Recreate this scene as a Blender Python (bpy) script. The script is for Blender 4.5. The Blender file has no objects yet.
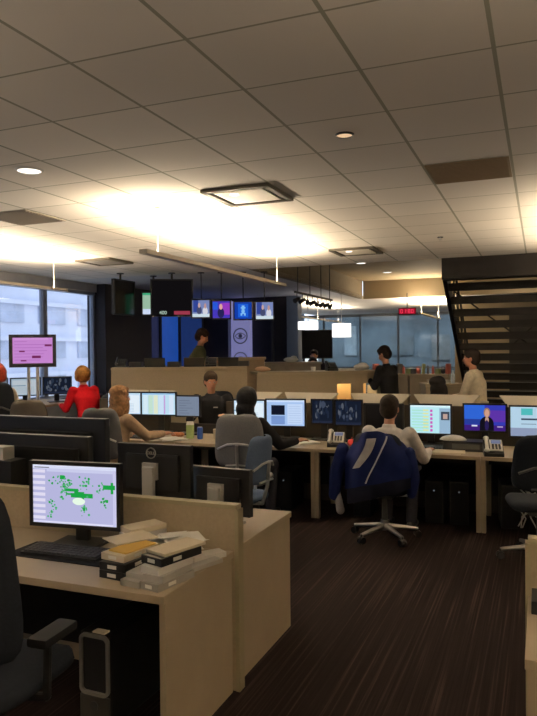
import bpy, bmesh, math, random
from mathutils import Vector, Matrix, Euler
rnd = random.Random(7)
R = math.radians
PI = math.pi
S = bpy.context.scene
COL = S.collection

# ------------------------------------------------------------------ materials
_m = {}
def mat(name, c, rough=.6, metal=0, noise=0, nscale=8, bump=0, trans=0, em=0, alpha=1):
    if name in _m: return _m[name]
    m = bpy.data.materials.new(name); m.use_nodes = True
    nt = m.node_tree; b = nt.nodes['Principled BSDF']
    b.inputs['Base Color'].default_value = (*c, 1)
    b.inputs['Roughness'].default_value = rough
    b.inputs['Metallic'].default_value = metal
    b.inputs['Specular IOR Level'].default_value = .12 if rough >= .68 else (.3 if max(c) < .03 else .5)
    b.inputs['Transmission Weight'].default_value = trans
    b.inputs['Alpha'].default_value = alpha
    if em:
        b.inputs['Emission Color'].default_value = (*c, 1)
        b.inputs['Emission Strength'].default_value = em
    if noise or bump:
        tc = nt.nodes.new('ShaderNodeTexCoord')
        n = nt.nodes.new('ShaderNodeTexNoise'); n.inputs['Scale'].default_value = nscale; n.inputs['Detail'].default_value = 3
        nt.links.new(tc.outputs['Object'], n.inputs['Vector'])
        if noise:
            r = nt.nodes.new('ShaderNodeValToRGB')
            r.color_ramp.elements[0].position = .3; r.color_ramp.elements[1].position = .7
            r.color_ramp.elements[0].color = (*[v*(1-noise) for v in c], 1)
            r.color_ramp.elements[1].color = (*[min(1, v*(1+noise)) for v in c], 1)
            nt.links.new(n.outputs['Fac'], r.inputs['Fac']); nt.links.new(r.outputs['Color'], b.inputs['Base Color'])
        if bump:
            bp = nt.nodes.new('ShaderNodeBump'); bp.inputs['Strength'].default_value = bump; bp.inputs['Distance'].default_value = .01
            nt.links.new(n.outputs['Fac'], bp.inputs['Height']); nt.links.new(bp.outputs['Normal'], b.inputs['Normal'])
    _m[name] = m
    return m
def em(c, s=1.0):
    k = 'screen_light_%02x%02x%02x_%d' % (*[int(max(0, min(1, v))*255) for v in c], int(s*100))
    if k in _m: return _m[k]
    m = bpy.data.materials.new(k); m.use_nodes = True
    nt = m.node_tree; nt.nodes.remove(nt.nodes['Principled BSDF'])
    e = nt.nodes.new('ShaderNodeEmission'); e.inputs['Color'].default_value = (*c, 1); e.inputs['Strength'].default_value = s
    nt.links.new(e.outputs[0], nt.nodes['Material Output'].inputs['Surface'])
    _m[k] = m
    return m
def srgb(r, g, b):
    f = lambda v: (v/255/12.92) if v <= 10 else ((v/255+.055)/1.055)**2.4
    return (f(r), f(g), f(b))

def stripes_mat():
    m = bpy.data.materials.new('striped_carpet'); m.use_nodes = True
    nt = m.node_tree; b = nt.nodes['Principled BSDF']; b.inputs['Roughness'].default_value = .95; b.inputs['Specular IOR Level'].default_value = .05
    tc = nt.nodes.new('ShaderNodeTexCoord')
    mp = nt.nodes.new('ShaderNodeMapping'); mp.inputs['Scale'].default_value = (75, .7, 1)
    nt.links.new(tc.outputs['Object'], mp.inputs['Vector'])
    n = nt.nodes.new('ShaderNodeTexNoise'); n.inputs['Scale'].default_value = 1; n.inputs['Detail'].default_value = 4
    nt.links.new(mp.outputs[0], n.inputs['Vector'])
    r = nt.nodes.new('ShaderNodeValToRGB'); cr = r.color_ramp
    cr.elements[0].position = .35; cr.elements[0].color = (.0105, .0070, .0066, 1)
    cr.elements[1].position = .72; cr.elements[1].color = (.044, .029, .026, 1)
    e = cr.elements.new(.55); e.color = (.0155, .0105, .0098, 1)
    nt.links.new(n.outputs['Fac'], r.inputs['Fac']); nt.links.new(r.outputs[0], b.inputs['Base Color'])
    bp = nt.nodes.new('ShaderNodeBump'); bp.inputs['Strength'].default_value = .3; bp.inputs['Distance'].default_value = .005
    nt.links.new(n.outputs['Fac'], bp.inputs['Height']); nt.links.new(bp.outputs[0], b.inputs['Normal'])
    return m
def tile_mat():
    # acoustic tiles, 0.61 m grid with darker exposed tee bars
    m = bpy.data.materials.new('ceiling_tiles'); m.use_nodes = True
    nt = m.node_tree; b = nt.nodes['Principled BSDF']; b.inputs['Roughness'].default_value = .9
    L = nt.links.new
    tc = nt.nodes.new('ShaderNodeTexCoord'); sp = nt.nodes.new('ShaderNodeSeparateXYZ'); L(tc.outputs['Object'], sp.inputs[0])
    def mth(op, a, bv=None):
        n = nt.nodes.new('ShaderNodeMath'); n.operation = op
        if isinstance(a, (int, float)): n.inputs[0].default_value = a
        else: L(a, n.inputs[0])
        if bv is not None:
            if isinstance(bv, (int, float)): n.inputs[1].default_value = bv
            else: L(bv, n.inputs[1])
        return n.outputs[0]
    def line(ax, off, wdt):
        t = mth('DIVIDE', mth('SUBTRACT', sp.outputs[ax], off), .61)
        f = mth('FRACT', mth('ADD', t, 100.5))
        return mth('LESS_THAN', mth('ABSOLUTE', mth('SUBTRACT', f, .5)), wdt)
    g = mth('MAXIMUM', line('X', -.8, .016), line('Y', 5.02, .011))
    fx = mth('FLOOR', mth('DIVIDE', mth('SUBTRACT', sp.outputs['X'], -.8), .61))
    fy = mth('FLOOR', mth('DIVIDE', mth('SUBTRACT', sp.outputs['Y'], 5.02), .61))
    cb = nt.nodes.new('ShaderNodeCombineXYZ'); L(fx, cb.inputs[0]); L(fy, cb.inputs[1])
    wn = nt.nodes.new('ShaderNodeTexWhiteNoise'); L(cb.outputs[0], wn.inputs['Vector'])
    mr = nt.nodes.new('ShaderNodeMapRange'); L(wn.outputs['Value'], mr.inputs[0]); mr.inputs[3].default_value = .93; mr.inputs[4].default_value = 1.03
    base = nt.nodes.new('ShaderNodeMix'); base.data_type = 'RGBA'; base.blend_type = 'MULTIPLY'; base.inputs[0].default_value = 1
    base.inputs[6].default_value = (.86, .81, .74, 1); L(mr.outputs[0], base.inputs[7])
    mx = nt.nodes.new('ShaderNodeMix'); mx.data_type = 'RGBA'; L(g, mx.inputs[0]); L(base.outputs[2], mx.inputs[6]); mx.inputs[7].default_value = (.40, .39, .31, 1)
    L(mx.outputs[2], b.inputs['Base Color'])
    n = nt.nodes.new('ShaderNodeTexNoise'); n.inputs['Scale'].default_value = 120; L(tc.outputs['Object'], n.inputs['Vector'])
    bp = nt.nodes.new('ShaderNodeBump'); bp.inputs['Strength'].default_value = .15; bp.inputs['Distance'].default_value = .003
    L(n.outputs['Fac'], bp.inputs['Height']); L(bp.outputs[0], b.inputs['Normal'])
    return m

LAM = mat('tan_laminate', (.36, .29, .20), .5, noise=.04, nscale=5)
LAME = mat('tan_laminate_edge', (.37, .30, .20), .45, noise=.04)
FAB = mat('tan_panel_fabric', (.36, .295, .205), .9, noise=.06, nscale=60, bump=.1)
TANW = mat('tan_wall_paint', (.46, .37, .24), .8, noise=.04, nscale=2)
WHP = mat('pale_panel', (.50, .46, .38), .6, noise=.03)
GYP = mat('grey_plaster', (.74, .73, .72), .9, noise=.04, nscale=1.5)
BLK = mat('black_plastic', (.012, .012, .013), .4, noise=.1)
BLKM = mat('black_matte_plastic', (.008, .008, .009), .7, noise=.1)
DGR = mat('dark_grey_plastic', (.035, .035, .037), .5, noise=.1)
SIL = mat('silver_plastic', (.55, .54, .51), .4, metal=.3, noise=.03)
ALU = mat('brushed_aluminium', (.55, .54, .52), .35, metal=.8, noise=.04, nscale=30)
STEEL = mat('dark_steel', (.022, .019, .017), .5, metal=.4, noise=.15)
DARKW = mat('charcoal_wall', (.018, .018, .026), .6, noise=.1)
GREYF = mat('grey_chair_fabric', (.16, .16, .165), .9, noise=.1, nscale=80, bump=.1)
BLUEF = mat('blue_grey_chair_fabric', (.06, .085, .14), .9, noise=.1, nscale=80, bump=.1)
DARKF = mat('charcoal_chair_fabric', (.011, .0135, .019), .9, noise=.12, nscale=80, bump=.1)
PAPER = mat('white_paper', (.80, .78, .72), .8, noise=.03)
CREAM = mat('cream_card', (.66, .58, .44), .7, noise=.05)
GLASS = mat('window_glass', (.85, .92, 1.0), .02, trans=1)
WHPL = mat('white_plastic', (.72, .70, .66), .4, noise=.03)
RED = mat('red_plastic', (.55, .03, .03), .4, noise=.05)

# ------------------------------------------------------------------ mesh builder
class B:
    def __init__(s): s.bm = bmesh.new(); s.mi = 0
    def _take(s, geom):
        for f in geom:
            if isinstance(f, bmesh.types.BMFace): f.material_index = s.mi
    def box(s, c, d, rot=None, m=None, bev=0):
        if m is not None: s.mi = m
        M = Matrix.Translation(c) @ (Euler(rot).to_matrix().to_4x4() if rot else Matrix()) @ Matrix.Diagonal((*d, 1))
        r = bmesh.ops.create_cube(s.bm, size=1, matrix=M)
        fs = set(f for v in r['verts'] for f in v.link_faces)
        for f in fs: f.material_index = s.mi
        if bev:
            es = list(set(e for v in r['verts'] for e in v.link_edges))
            bmesh.ops.bevel(s.bm, geom=es, offset=bev, segments=2, affect='EDGES', profile=.7, material=s.mi)
        return s
    def cyl(s, p0, p1, r0, r1=None, n=12, m=None):
        if m is not None: s.mi = m
        r1 = r0 if r1 is None else r1
        p0 = Vector(p0); p1 = Vector(p1); d = p1-p0
        M = Matrix.Translation((p0+p1)/2) @ d.to_track_quat('Z', 'Y').to_matrix().to_4x4()
        r = bmesh.ops.create_cone(s.bm, cap_ends=True, segments=n, radius1=r0, radius2=r1, depth=d.length, matrix=M)
        for f in set(f for v in r['verts'] for f in v.link_faces): f.material_index = s.mi
        return s
    def sph(s, c, r, m=None, seg=16, rot=None):
        if m is not None: s.mi = m
        if not hasattr(r, '__len__'): r = (r, r, r)
        M = Matrix.Translation(c) @ (Euler(rot).to_matrix().to_4x4() if rot else Matrix()) @ Matrix.Diagonal((*r, 1))
        q = bmesh.ops.create_uvsphere(s.bm, u_segments=seg, v_segments=max(6, seg//2+2), radius=1, matrix=M)
        for f in set(f for v in q['verts'] for f in v.link_faces): f.material_index = s.mi
        return s
    def tube(s, pts, rad, n=8, m=None):
        for a, b in zip(pts, pts[1:]): s.cyl(a, b, rad, rad, n, m)
        for p in pts[1:-1]: s.sph(p, rad, seg=8)
        return s
    def prism(s, poly, z0, z1, m=None, axis='z'):
        if m is not None: s.mi = m
        mk = {'z': lambda a, b, c: (a, b, c), 'y': lambda a, b, c: (a, c, b), 'x': lambda a, b, c: (c, a, b)}[axis]
        lo = [s.bm.verts.new(mk(x, y, z0)) for x, y in poly]; hi = [s.bm.verts.new(mk(x, y, z1)) for x, y in poly]
        fs = [s.bm.faces.new(lo[::-1]), s.bm.faces.new(hi)]
        n = len(poly)
        for i in range(n): fs.append(s.bm.faces.new((lo[i], lo[(i+1) % n], hi[(i+1) % n], hi[i])))
        for f in fs: f.material_index = s.mi
        bmesh.ops.recalc_face_normals(s.bm, faces=fs)
        return s
    def pad(s, c, w, h, t, bulge=0, n=4, rot=None, m=None, N=14, taper=0, roll=0):
        # rounded cushion: w along x, h along z, thickness t along y; bulge curves the sides towards +y
        if m is not None: s.mi = m
        M = Matrix.Translation(c) @ (Euler(rot).to_matrix().to_4x4() if rot else Matrix())
        rows = []
        for side in (1, -1):
            g = []
            for j in range(N+1):
                v = math.sin((j/N*2-1)*PI/2); hw = (1-abs(v)**n)**(1/n) if abs(v) < 1 else 0
                hw = max(hw, .25) * (1-taper*v)
                row = []
                for i in range(N+1):
                    u = math.sin((i/N*2-1)*PI/2)
                    e = max(abs(u), abs(v)); th = t/2*max(0, 1-e**8)**.5
                    y = side*-th + bulge*(u*u) + roll*(v*v)
                    row.append(s.bm.verts.new(M @ Vector((u*hw*w/2, y, v*h/2))))
                g.append(row)
            rows.append(g)
        fs = []
        for k, g in enumerate(rows):
            for j in range(N):
                for i in range(N):
                    q = [g[j][i], g[j][i+1], g[j+1][i+1], g[j+1][i]]
                    f = s.bm.faces.new(q if k == 0 else q[::-1]); f.material_index = s.mi; fs.append(f)
        bmesh.ops.remove_doubles(s.bm, verts=[v for g in rows for r in g for v in r], dist=1e-4)
        return s
    def out(s, name, mats, parent=None, loc=(0, 0, 0), rot=(0, 0, 0), smooth=False):
        me = bpy.data.meshes.new(name); s.bm.to_mesh(me); s.bm.free()
        for m in (mats if isinstance(mats, (list, tuple)) else [mats]): me.materials.append(m)
        if smooth:
            for p in me.polygons: p.use_smooth = True
            try: me.set_sharp_from_angle(angle=R(40))
            except Exception: pass
        o = bpy.data.objects.new(name, me); COL.objects.link(o)
        o.parent = parent; o.location = loc; o.rotation_euler = rot
        return o

def tag(o, label, cat, group=None, kind=None):
    if label: o['label'] = label
    if cat: o['category'] = cat
    if group: o['group'] = group
    if kind: o['kind'] = kind
    return o
def thing(name, label, cat, loc=(0, 0, 0), rz=0, group=None):
    o = bpy.data.objects.new(name, None); COL.objects.link(o); o.empty_display_size = .1
    o.location = loc; o.rotation_euler = (0, 0, rz)
    return tag(o, label, cat, group)
def struct(o): o['kind'] = 'structure'; return o
def copy_tree(o, parent=None):
    c = o.copy(); COL.objects.link(c); c.parent = parent
    for ch in list(o.children): copy_tree(ch, c)
    return c
def dup(o, loc, rz, label, group=None):
    c = copy_tree(o); c.location = loc; c.rotation_euler = (0, 0, rz); c['label'] = label
    if group: c['group'] = group
    return c

# ------------------------------------------------------------------ camera
th, pit, rol = R(22), R(-.68), R(.56)
F = Vector((-math.sin(th)*math.cos(pit), math.cos(th)*math.cos(pit), math.sin(pit)))
R0 = Vector((math.cos(th), math.sin(th), 0)); U0 = R0.cross(F)
RX = R0*math.cos(rol)-U0*math.sin(rol); UP = U0*math.cos(rol)+R0*math.sin(rol)
cam = bpy.data.cameras.new('camera'); co = bpy.data.objects.new('camera', cam); COL.objects.link(co)
cam.sensor_fit = 'VERTICAL'; cam.sensor_height = 24; cam.lens = 24*675/716; cam.clip_start = .05; cam.clip_end = 300
mw = Matrix((RX, UP, -F)).transposed().to_4x4(); mw.translation = (0, 0, 1.76); co.matrix_world = mw
S.camera = co
S.view_settings.view_transform = 'Standard'; S.view_settings.look = 'None'; S.view_settings.gamma = 1
S.view_settings.exposure = 0

# ------------------------------------------------------------------ setting
CH = 3.1; CX = 3.57
b = B(); b.box((-1.6, 11.5, -.05), (13.6, 31, .1)); struct(b.out('floor', stripes_mat()))
b = B(); b.box((-1.6, 3.15, CH+.04), (13.2, 14.3, .08)); struct(b.out('ceiling', tile_mat()))
b = B(); b.box((-6.3, 18.4, CH+.04), (3.8, 16.2, .08)); b.box((.3, 22.1, CH+.04), (9.4, 8.8, .08)); struct(b.out('ceiling_plaster', GYP))
b = B(); b.box((.3, 14, CX+.04), (9.4, 7.6, .08)); struct(b.out('ceiling_raised', TANW))
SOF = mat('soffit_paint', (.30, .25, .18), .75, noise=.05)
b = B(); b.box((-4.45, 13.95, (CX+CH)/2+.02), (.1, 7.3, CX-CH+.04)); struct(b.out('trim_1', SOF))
b = B(); b.box((.3, 17.72, (CX+CH)/2+.02), (9.4, .1, CX-CH+.04)); struct(b.out('trim_2', TANW))
b = B(); b.box((-1.0, 10.36, (CX+CH)/2+.06), (6.9, .06, CX-CH-.02)); struct(b.out('trim_3', TANW))
# walls
WX = -8.2
CWIN = mat('window_frame_metal', (.22, .25, .32), .5, metal=.2, noise=.05)
b = B(); b.box((WX-.1, 3.6, .45), (.2, 15.2, .9)); b.box((WX-.1, 3.6, 3.02), (.2, 15.2, .16)); struct(b.out('wall_left', mat('window_wall_paint', (.35, .36, .40), .8, noise=.05)))
b = B(); b.box((WX-.02, 12.05, CH/2), (.44, 1.7, CH)); b.box((WX-.14, 14.5, CH/2), (.1, 3.4, CH))
struct(b.out('wall_left_dark', DARKW))
b = B(); b.box((-7.15, 15.95, CH/2), (2.5, .2, CH)); struct(b.out('wall_back', DARKW))
b = B(); b.box((1.45, 18.35, CX/2), (7.1, .2, CX)); struct(b.out('wall_stair', TANW))
b = B(); b.box((5.05, 8, CX/2), (.2, 24, CX)); struct(b.out('wall_right', TANW))
b = B(); b.box((-1.6, -4.05, CX/2), (13.5, .2, CX)); struct(b.out('wall_rear', TANW))
b = B(); b.box((-1.6, 26.9, CX/2), (14, .2, CX)); struct(b.out('wall_far', mat('slate_wall', (.24, .31, .36), .7, noise=.25, nscale=1.2)))
b = B(); b.box((-9.35, 21.5, CX/2), (.2, 11, CX)); struct(b.out('wall_far_left', mat('slate_wall_2', (.10, .12, .15), .7, noise=.2)))
b = B(); b.box((-8.8, 16.0, CX/2), (1.1, .1, CX)); struct(b.out('wall_far_return', DARKW))
# windows
def window(n, y0, y1):
    e = struct(thing('window_%d' % n, None, None, (WX-.1, (y0+y1)/2, 0)))
    w = y1-y0
    f = B(); f.box((0, -w/2+.025, 1.92), (.10, .05, 2.04)); f.box((0, w/2-.025, 1.92), (.10, .05, 2.04)); f.box((0, 0, .93), (.12, w, .06)); f.box((0, 0, 2.91), (.12, w, .06))
    f.out('window_frame', CWIN, e)
    B().box((0, 0, 1.92), (.012, w-.1, 1.92)).out('glass', GLASS, e)
    B().box((.12, 0, .91), (.2, w, .03)).out('window_sill', CWIN, e)
for i, (a, c) in enumerate(((-3.9, -1.4), (-1.4, 1.1), (1.1, 3.5), (3.5, 6.1), (6.1, 8.6), (8.6, 9.75), (9.75, 11.2))): window(i+1, a, c)

# blue lit glass panels on the dark wall and a column with the eye emblem
def wallpanel(name, label, y0, y1, m, x=WX-.02):
    e = thing(name, label, 'wall panel', (x, (y0+y1)/2, 0))
    B().box((-.03, 0, 1.55), (.04, y1-y0, 3.0)).out('panel', m, e)
    f = B(); f.box((0, -(y1-y0)/2, 1.55), (.05, .04, 3.0)); f.box((0, (y1-y0)/2, 1.55), (.05, .04, 3.0)); f.out('edge_strip', ALU if 'pale' in name else DGR, e)
def glowmat(name, c, s):
    m = mat(name, c, .25, noise=.15, nscale=1.5); bs = m.node_tree.nodes['Principled BSDF']
    bs.inputs['Emission Color'].default_value = (*c, 1); bs.inputs['Emission Strength'].default_value = s
    return m
wallpanel('wall_panel', 'navy glass wall panel beside the dark left wall', 13.0, 13.6, glowmat('navy_backlit', srgb(38, 44, 78), .5))
wallpanel('wall_panel', 'bright blue backlit glass wall panel behind the raised counter', 13.65, 14.5, glowmat('blue_backlit', srgb(34, 84, 180), .55))
wallpanel('wall_panel', 'dim blue backlit wall panel behind the standing man in olive', 14.55, 15.75, glowmat('blue_backlit_dim', srgb(36, 60, 120), .5))
e = thing('emblem_column', 'lavender backlit column carrying a round eye emblem', 'column', (-7.03, 15.6, 0))
LAV = glowmat('lavender_backlit', srgb(150, 150, 205), .5)
B().box((0, 0, 1.5), (.52, .16, 3.0), bev=.01).out('column_body', LAV, e)
def eye(z, r, m, nm):
    k = B()
    for a0, a1, rr in ((r*.86, r, 1),):
        n = 40
        for i in range(n):
            t0, t1 = 2*PI*i/n, 2*PI*(i+1)/n
            vs = [k.bm.verts.new((math.cos(t)*q, -.085, z+math.sin(t)*q)) for t, q in ((t0, a0), (t1, a0), (t1, a1), (t0, a1))]
            k.bm.faces.new(vs)
    pts = []
    for i in range(21):
        u = -1+i/10; pts.append((u*r*.78, z+.42*r*(1-u*u)))
    for i in range(19, 0, -1):
        u = -1+i/10; pts.append((u*r*.78, z-.42*r*(1-u*u)))
    n = len(pts)
    inner = [(x*.86, z+(y-z)*.72) for x, y in pts]
    for i in range(n):
        j = (i+1) % n
        k.bm.faces.new([k.bm.verts.new((p[0], -.085, p[1])) for p in (pts[i], pts[j], inner[j], inner[i])])
    k.bm.faces.new([k.bm.verts.new((math.cos(2*PI*i/24)*r*.26, -.085, z+math.sin(2*PI*i/24)*r*.26)) for i in range(24)])
    bmesh.ops.recalc_face_normals(k.bm, faces=k.bm.faces)
    r_ = bmesh.ops.extrude_face_region(k.bm, geom=list(k.bm.faces))
    bmesh.ops.translate(k.bm, verts=[v for v in r_['geom'] if isinstance(v, bmesh.types.BMVert)], vec=(0, .01, 0))
    k.out(nm, m, e)
eye(2.12, .20, mat('emblem_grey', srgb(112, 112, 150), .5), 'eye_emblem')
eye(1.52, .20, mat('emblem_pale', srgb(118, 120, 165), .5), 'eye_emblem')
B().box((-6.25, 15.75, 1.5), (.05, .1, 3.0)).out('pilaster', DGR); tag(bpy.data.objects['pilaster'], 'thin dark pilaster strip right of the emblem column', 'pilaster')
o = B().box((-7.42, 15.74, 1.55), (.06, .1, 3.0)).out('light_strip', mat('pale_metal', (.55, .52, .55), .4, metal=.3)); tag(o, 'thin pale vertical metal strip left of the emblem column', 'wall strip')
o = B().box((-5.72, 15.9, CH/2), (.3, .3, CH), bev=.02).out('round_pillar', mat('blue_grey_pillar', (.16, .20, .26), .5, noise=.05)); tag(o, 'blue grey square pillar at the end of the dark back wall', 'pillar')

# daylight building outside
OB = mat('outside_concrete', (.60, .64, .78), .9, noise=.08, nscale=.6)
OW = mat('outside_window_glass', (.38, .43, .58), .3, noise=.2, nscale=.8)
e = thing('office_building', 'pale office building with rows of windows across the street', 'building', (-26, 14, -12))
B().box((-3, 0, 14), (6, 70, 28)).out('facade', OB, e)
for k in range(5):
    z = 12.4+k*1.95-1.2
    f = B(); f.box((.15, 0, z+1.35), (.3, 70, .22)).out('ledge', OB, e)
k = 0
for row in range(4):
    for c in range(13):
        o = B().box((.06, -30+c*3.4+20, 12.0+row*1.95), (.12, 2.2, 1.1)).out('window', OW, e)

# ------------------------------------------------------------------ screens
def hexs(*a): return srgb(*a)
def screen_rects(kind, rg):
    q = []
    W = srgb(225, 238, 248)
    if kind == 'map':
        q.append((0, 0, 1, 1, srgb(186, 186, 226)))
        q.append((0, .93, 1, 1, srgb(222, 226, 250))); q.append((.17, .885, 1, .94, srgb(205, 208, 240)))
        q.append((0, 0, .96, .035, srgb(224, 224, 250))); q.append((.955, 0, 1, .93, srgb(206, 206, 240)))
        for i in range(9):
            y = .06+i*.1; q.append((.0, y, .15, y+.055, srgb(228, 224, 246)))
        q.append((.02, .945, .2, .96, srgb(90, 90, 110)))
        G = srgb(30, 165, 70); G2 = srgb(80, 182, 120)
        for (x0, y0, x1, y1) in ((.39, .56, .55, .61), (.46, .46, .72, .535), (.5, .535, .62, .56), (.84, .62, .98, .695), (.33, .76, .38, .83), (.36, .62, .4, .66), (.93, .55, .96, .74), (.87, .4, .9, .45), (.6, .24, .63, .3), (.4, .5, .46, .53)): q.append((x0, y0, x1, y1, G))
        for i in range(130):
            cx, cy = rg.choice(((.22, .3), (.24, .72), (.35, .7), (.42, .66), (.6, .65), (.66, .7), (.62, .25), (.86, .36), (.8, .6), (.22, .15), (.36, .55), (.6, .4)))
            x = cx+rg.gauss(0, .028); y = cy+rg.gauss(0, .055); s_ = rg.uniform(.008, .03)
            x = min(.94, max(.17, x)); y = min(.86, max(.05, y))
            q.append((x, y, x+s_, y+s_*1.5, rg.choice((G, G2)), 'e'))
        q.append((.48, .335, .63, .46, srgb(235, 255, 235), 'e'))
    elif kind == 'pink':
        q.append((0, 0, 1, 1, srgb(205, 140, 215)))
        for i in range(7):
            y = .12+i*.12; q.append((.04, y, .04+rg.uniform(.3, .85), y+.02, srgb(178, 110, 190)))
        for r_ in ((.48, .2, .7, .3), (.8, .66, .98, .74), (.16, .44, .3, .5), (.2, .08, .34, .13)): q.append((*r_, srgb(120, 40, 95)))
        q.append((.05, .93, .9, .97, srgb(222, 165, 225)))
    elif kind == 'sheet':
        q.append((0, 0, 1, 1, srgb(190, 222, 240))); q.append((0, .93, 1, 1, srgb(150, 190, 225)))
        for i, c in enumerate(((215, 235, 245), (196, 225, 205), (225, 230, 200), (205, 225, 245), (200, 150, 215), (215, 228, 245))):
            x = .04+i*.155; q.append((x, .03, x+.13 if i != 4 else x+.04, .9, srgb(*c)))
        for i in range(16): q.append((.04, .06+i*.052, .92, .064+i*.052, srgb(165, 200, 220)))
    elif kind == 'rundown':
        q.append((0, 0, 1, 1, srgb(185, 232, 240))); q.append((0, .93, 1, 1, srgb(215, 240, 248)))
        q.append((.73, .0, 1, .9, srgb(150, 180, 205))); q.append((.77, .48, .98, .78, srgb(60, 70, 85))); q.append((.82, .52, .93, .7, srgb(190, 160, 150)))
        for i in range(6): q.append((.5, .06+i*.14, .56, .15+i*.14, srgb(200, 90, 185)))
        for i in range(8): q.append((.04, .06+i*.105, .46, .1+i*.105, srgb(165, 225, 205)))
        for i in range(7): q.append((.32, .08+i*.12, .46, .13+i*.12, srgb(225, 228, 160)))
    elif kind == 'panes':
        q.append((0, 0, 1, 1, srgb(165, 195, 238))); q.append((0, .92, 1, 1, srgb(205, 222, 248)))
        q.append((.12, .42, .48, .8, srgb(20, 24, 40))); q.append((.12, .05, .48, .38, srgb(120, 150, 205))); q.append((.55, .06, .95, .85, srgb(195, 215, 245)))
        for i in range(8): q.append((.58, .12+i*.09, .9, .135+i*.09, srgb(160, 185, 225)))
    elif kind == 'doc':
        q.append((0, 0, 1, 1, srgb(195, 220, 240))); q.append((.04, .05, .96, .9, W)); q.append((.0, .55, .5, .6, srgb(120, 160, 190)))
        for i in range(6): q.append((.1, .12+i*.07, .8, .14+i*.07, srgb(175, 200, 220)))
    elif kind == 'dim':
        q.append((0, 0, 1, 1, srgb(120, 132, 152)));
        for i in range(6): q.append((.1, .12+i*.13, .1+rg.uniform(.3, .8), .15+i*.13, srgb(98, 110, 130)))
    elif kind == 'news':
        q.append((0, 0, 1, 1, srgb(178, 208, 228))); q.append((0, .0, 1, .28, srgb(140, 152, 180))); q.append((.25, .72, .52, .95, srgb(80, 185, 185))); q.append((.25, .55, .9, .61, srgb(60, 70, 90))); q.append((.25, .4, .6, .43, srgb(130, 150, 170))); q.append((.62, .75, .95, .9, srgb(200, 222, 236)))
    elif kind == 'video':
        q.append((0, 0, 1, 1, srgb(22, 28, 42)))
        for i in range(26):
            x = rg.uniform(.08, .8); y = rg.uniform(.12, .75); c = rg.choice(((40, 50, 68), (62, 70, 88), (30, 38, 56), (84, 88, 98)))
            q.append((x, y, x+rg.uniform(.03, .14), y+rg.uniform(.08, .34), srgb(*c), 'e'))
        q.append((0, 0, 1, .1, srgb(34, 40, 58)))
    elif kind == 'anchor':
        q.append((0, 0, 1, 1, srgb(52, 58, 175))); q.append((0, .45, .5, 1, srgb(48, 100, 210))); q.append((.0, .25, .45, .45, srgb(40, 60, 150))); q.append((.62, .35, 1, .8, srgb(92, 52, 165))); q.append((0, 0, 1, .22, srgb(60, 30, 120))); q.append((.18, .16, .32, .22, srgb(210, 215, 235))); q.append((.8, .14, .94, .19, srgb(170, 150, 200)))
        q.append((.38, .0, .72, .30, srgb(18, 16, 28))); q.append((.38, -.0, .72, .56, srgb(18, 16, 28), 'e')); q.append((.51, .28, .6, .56, srgb(190, 150, 130), 'e')); q.append((.475, .52, .635, .9, srgb(150, 118, 90), 'e')); q.append((.50, .53, .61, .84, srgb(205, 155, 135), 'e')); q.append((.50, .0, .60, .42, srgb(40, 30, 80), 'e'))
    elif kind == 'tvblue':
        q.append((0, 0, 1, 1, srgb(20, 60, 165))); q.append((.2, .1, .8, .9, srgb(30, 95, 215)));
        for r_ in ((.42, .3, .58, .8), (.36, .62, .64, .7), (.4, .42, .6, .5), (.35, .2, .45, .35), (.55, .2, .65, .35)): q.append((*r_, srgb(130, 190, 245)))
    elif kind == 'tvshow':
        q.append((0, 0, 1, 1, srgb(120, 135, 185))); q.append((0, 0, 1, .2, srgb(205, 222, 232))); q.append((.05, .3, .35, 1, srgb(50, 70, 150))); q.append((.25, .15, .55, .65, srgb(70, 75, 110), 'e')); q.append((.33, .55, .47, .85, srgb(200, 165, 160), 'e')); q.append((.6, .1, .9, .6, srgb(215, 215, 225), 'e')); q.append((.68, .5, .82, .82, srgb(190, 150, 145), 'e')); q.append((0, 0, 1, .18, srgb(205, 222, 232)))
    elif kind == 'tvpurple':
        q.append((0, 0, 1, 1, srgb(70, 55, 185))); q.append((.5, .2, 1, .9, srgb(150, 60, 190))); q.append((.28, -.0, .68, .6, srgb(40, 35, 90), 'e')); q.append((.38, .5, .58, .85, srgb(225, 165, 160), 'e')); q.append((0, .5, .3, .95, srgb(40, 90, 215)))
    elif kind == 'chyron':
        q.append((0, 0, 1, 1, srgb(16, 14, 16)))
    elif kind == 'green':
        q.append((0, 0, 1, 1, srgb(60, 165, 120))); q.append((0, .1, .4, .9, srgb(150, 185, 160))); q.append((0, 0, .5, .25, srgb(200, 215, 240)))
    elif kind == 'off':
        q.append((0, 0, 1, 1, None))
    return q
OFFM = mat('switched_off_screen', (.01, .01, .012), .15)
def add_screen(parent, w, h, kind, loc, seed=1, back=False, strength=1.0, wave=False):
    rg = random.Random(seed); k = B(); mats = []
    sg = -1
    for i, (u0, v0, u1, v1, c, *fl) in enumerate(screen_rects(kind, rg)):
        m = OFFM if c is None else em(tuple(c), strength)
        if m not in mats: mats.append(m)
        y = -(.0006 if i else 0) - i*.00001
        vs = [k.bm.verts.new(((u-.5)*w, y, (v-.5)*h)) for u, v in (((u0, v0), (u1, v0), (u1, v1), (u0, v1)) if not fl else [((u0+u1)/2+(u1-u0)/2*math.cos(2*PI*t/20), (v0+v1)/2+(v1-v0)/2*math.sin(2*PI*t/20)) for t in range(20)])]
        f = k.bm.faces.new(vs); f.material_index = mats.index(m)
    return k.out('screen', mats, parent, loc)
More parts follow.
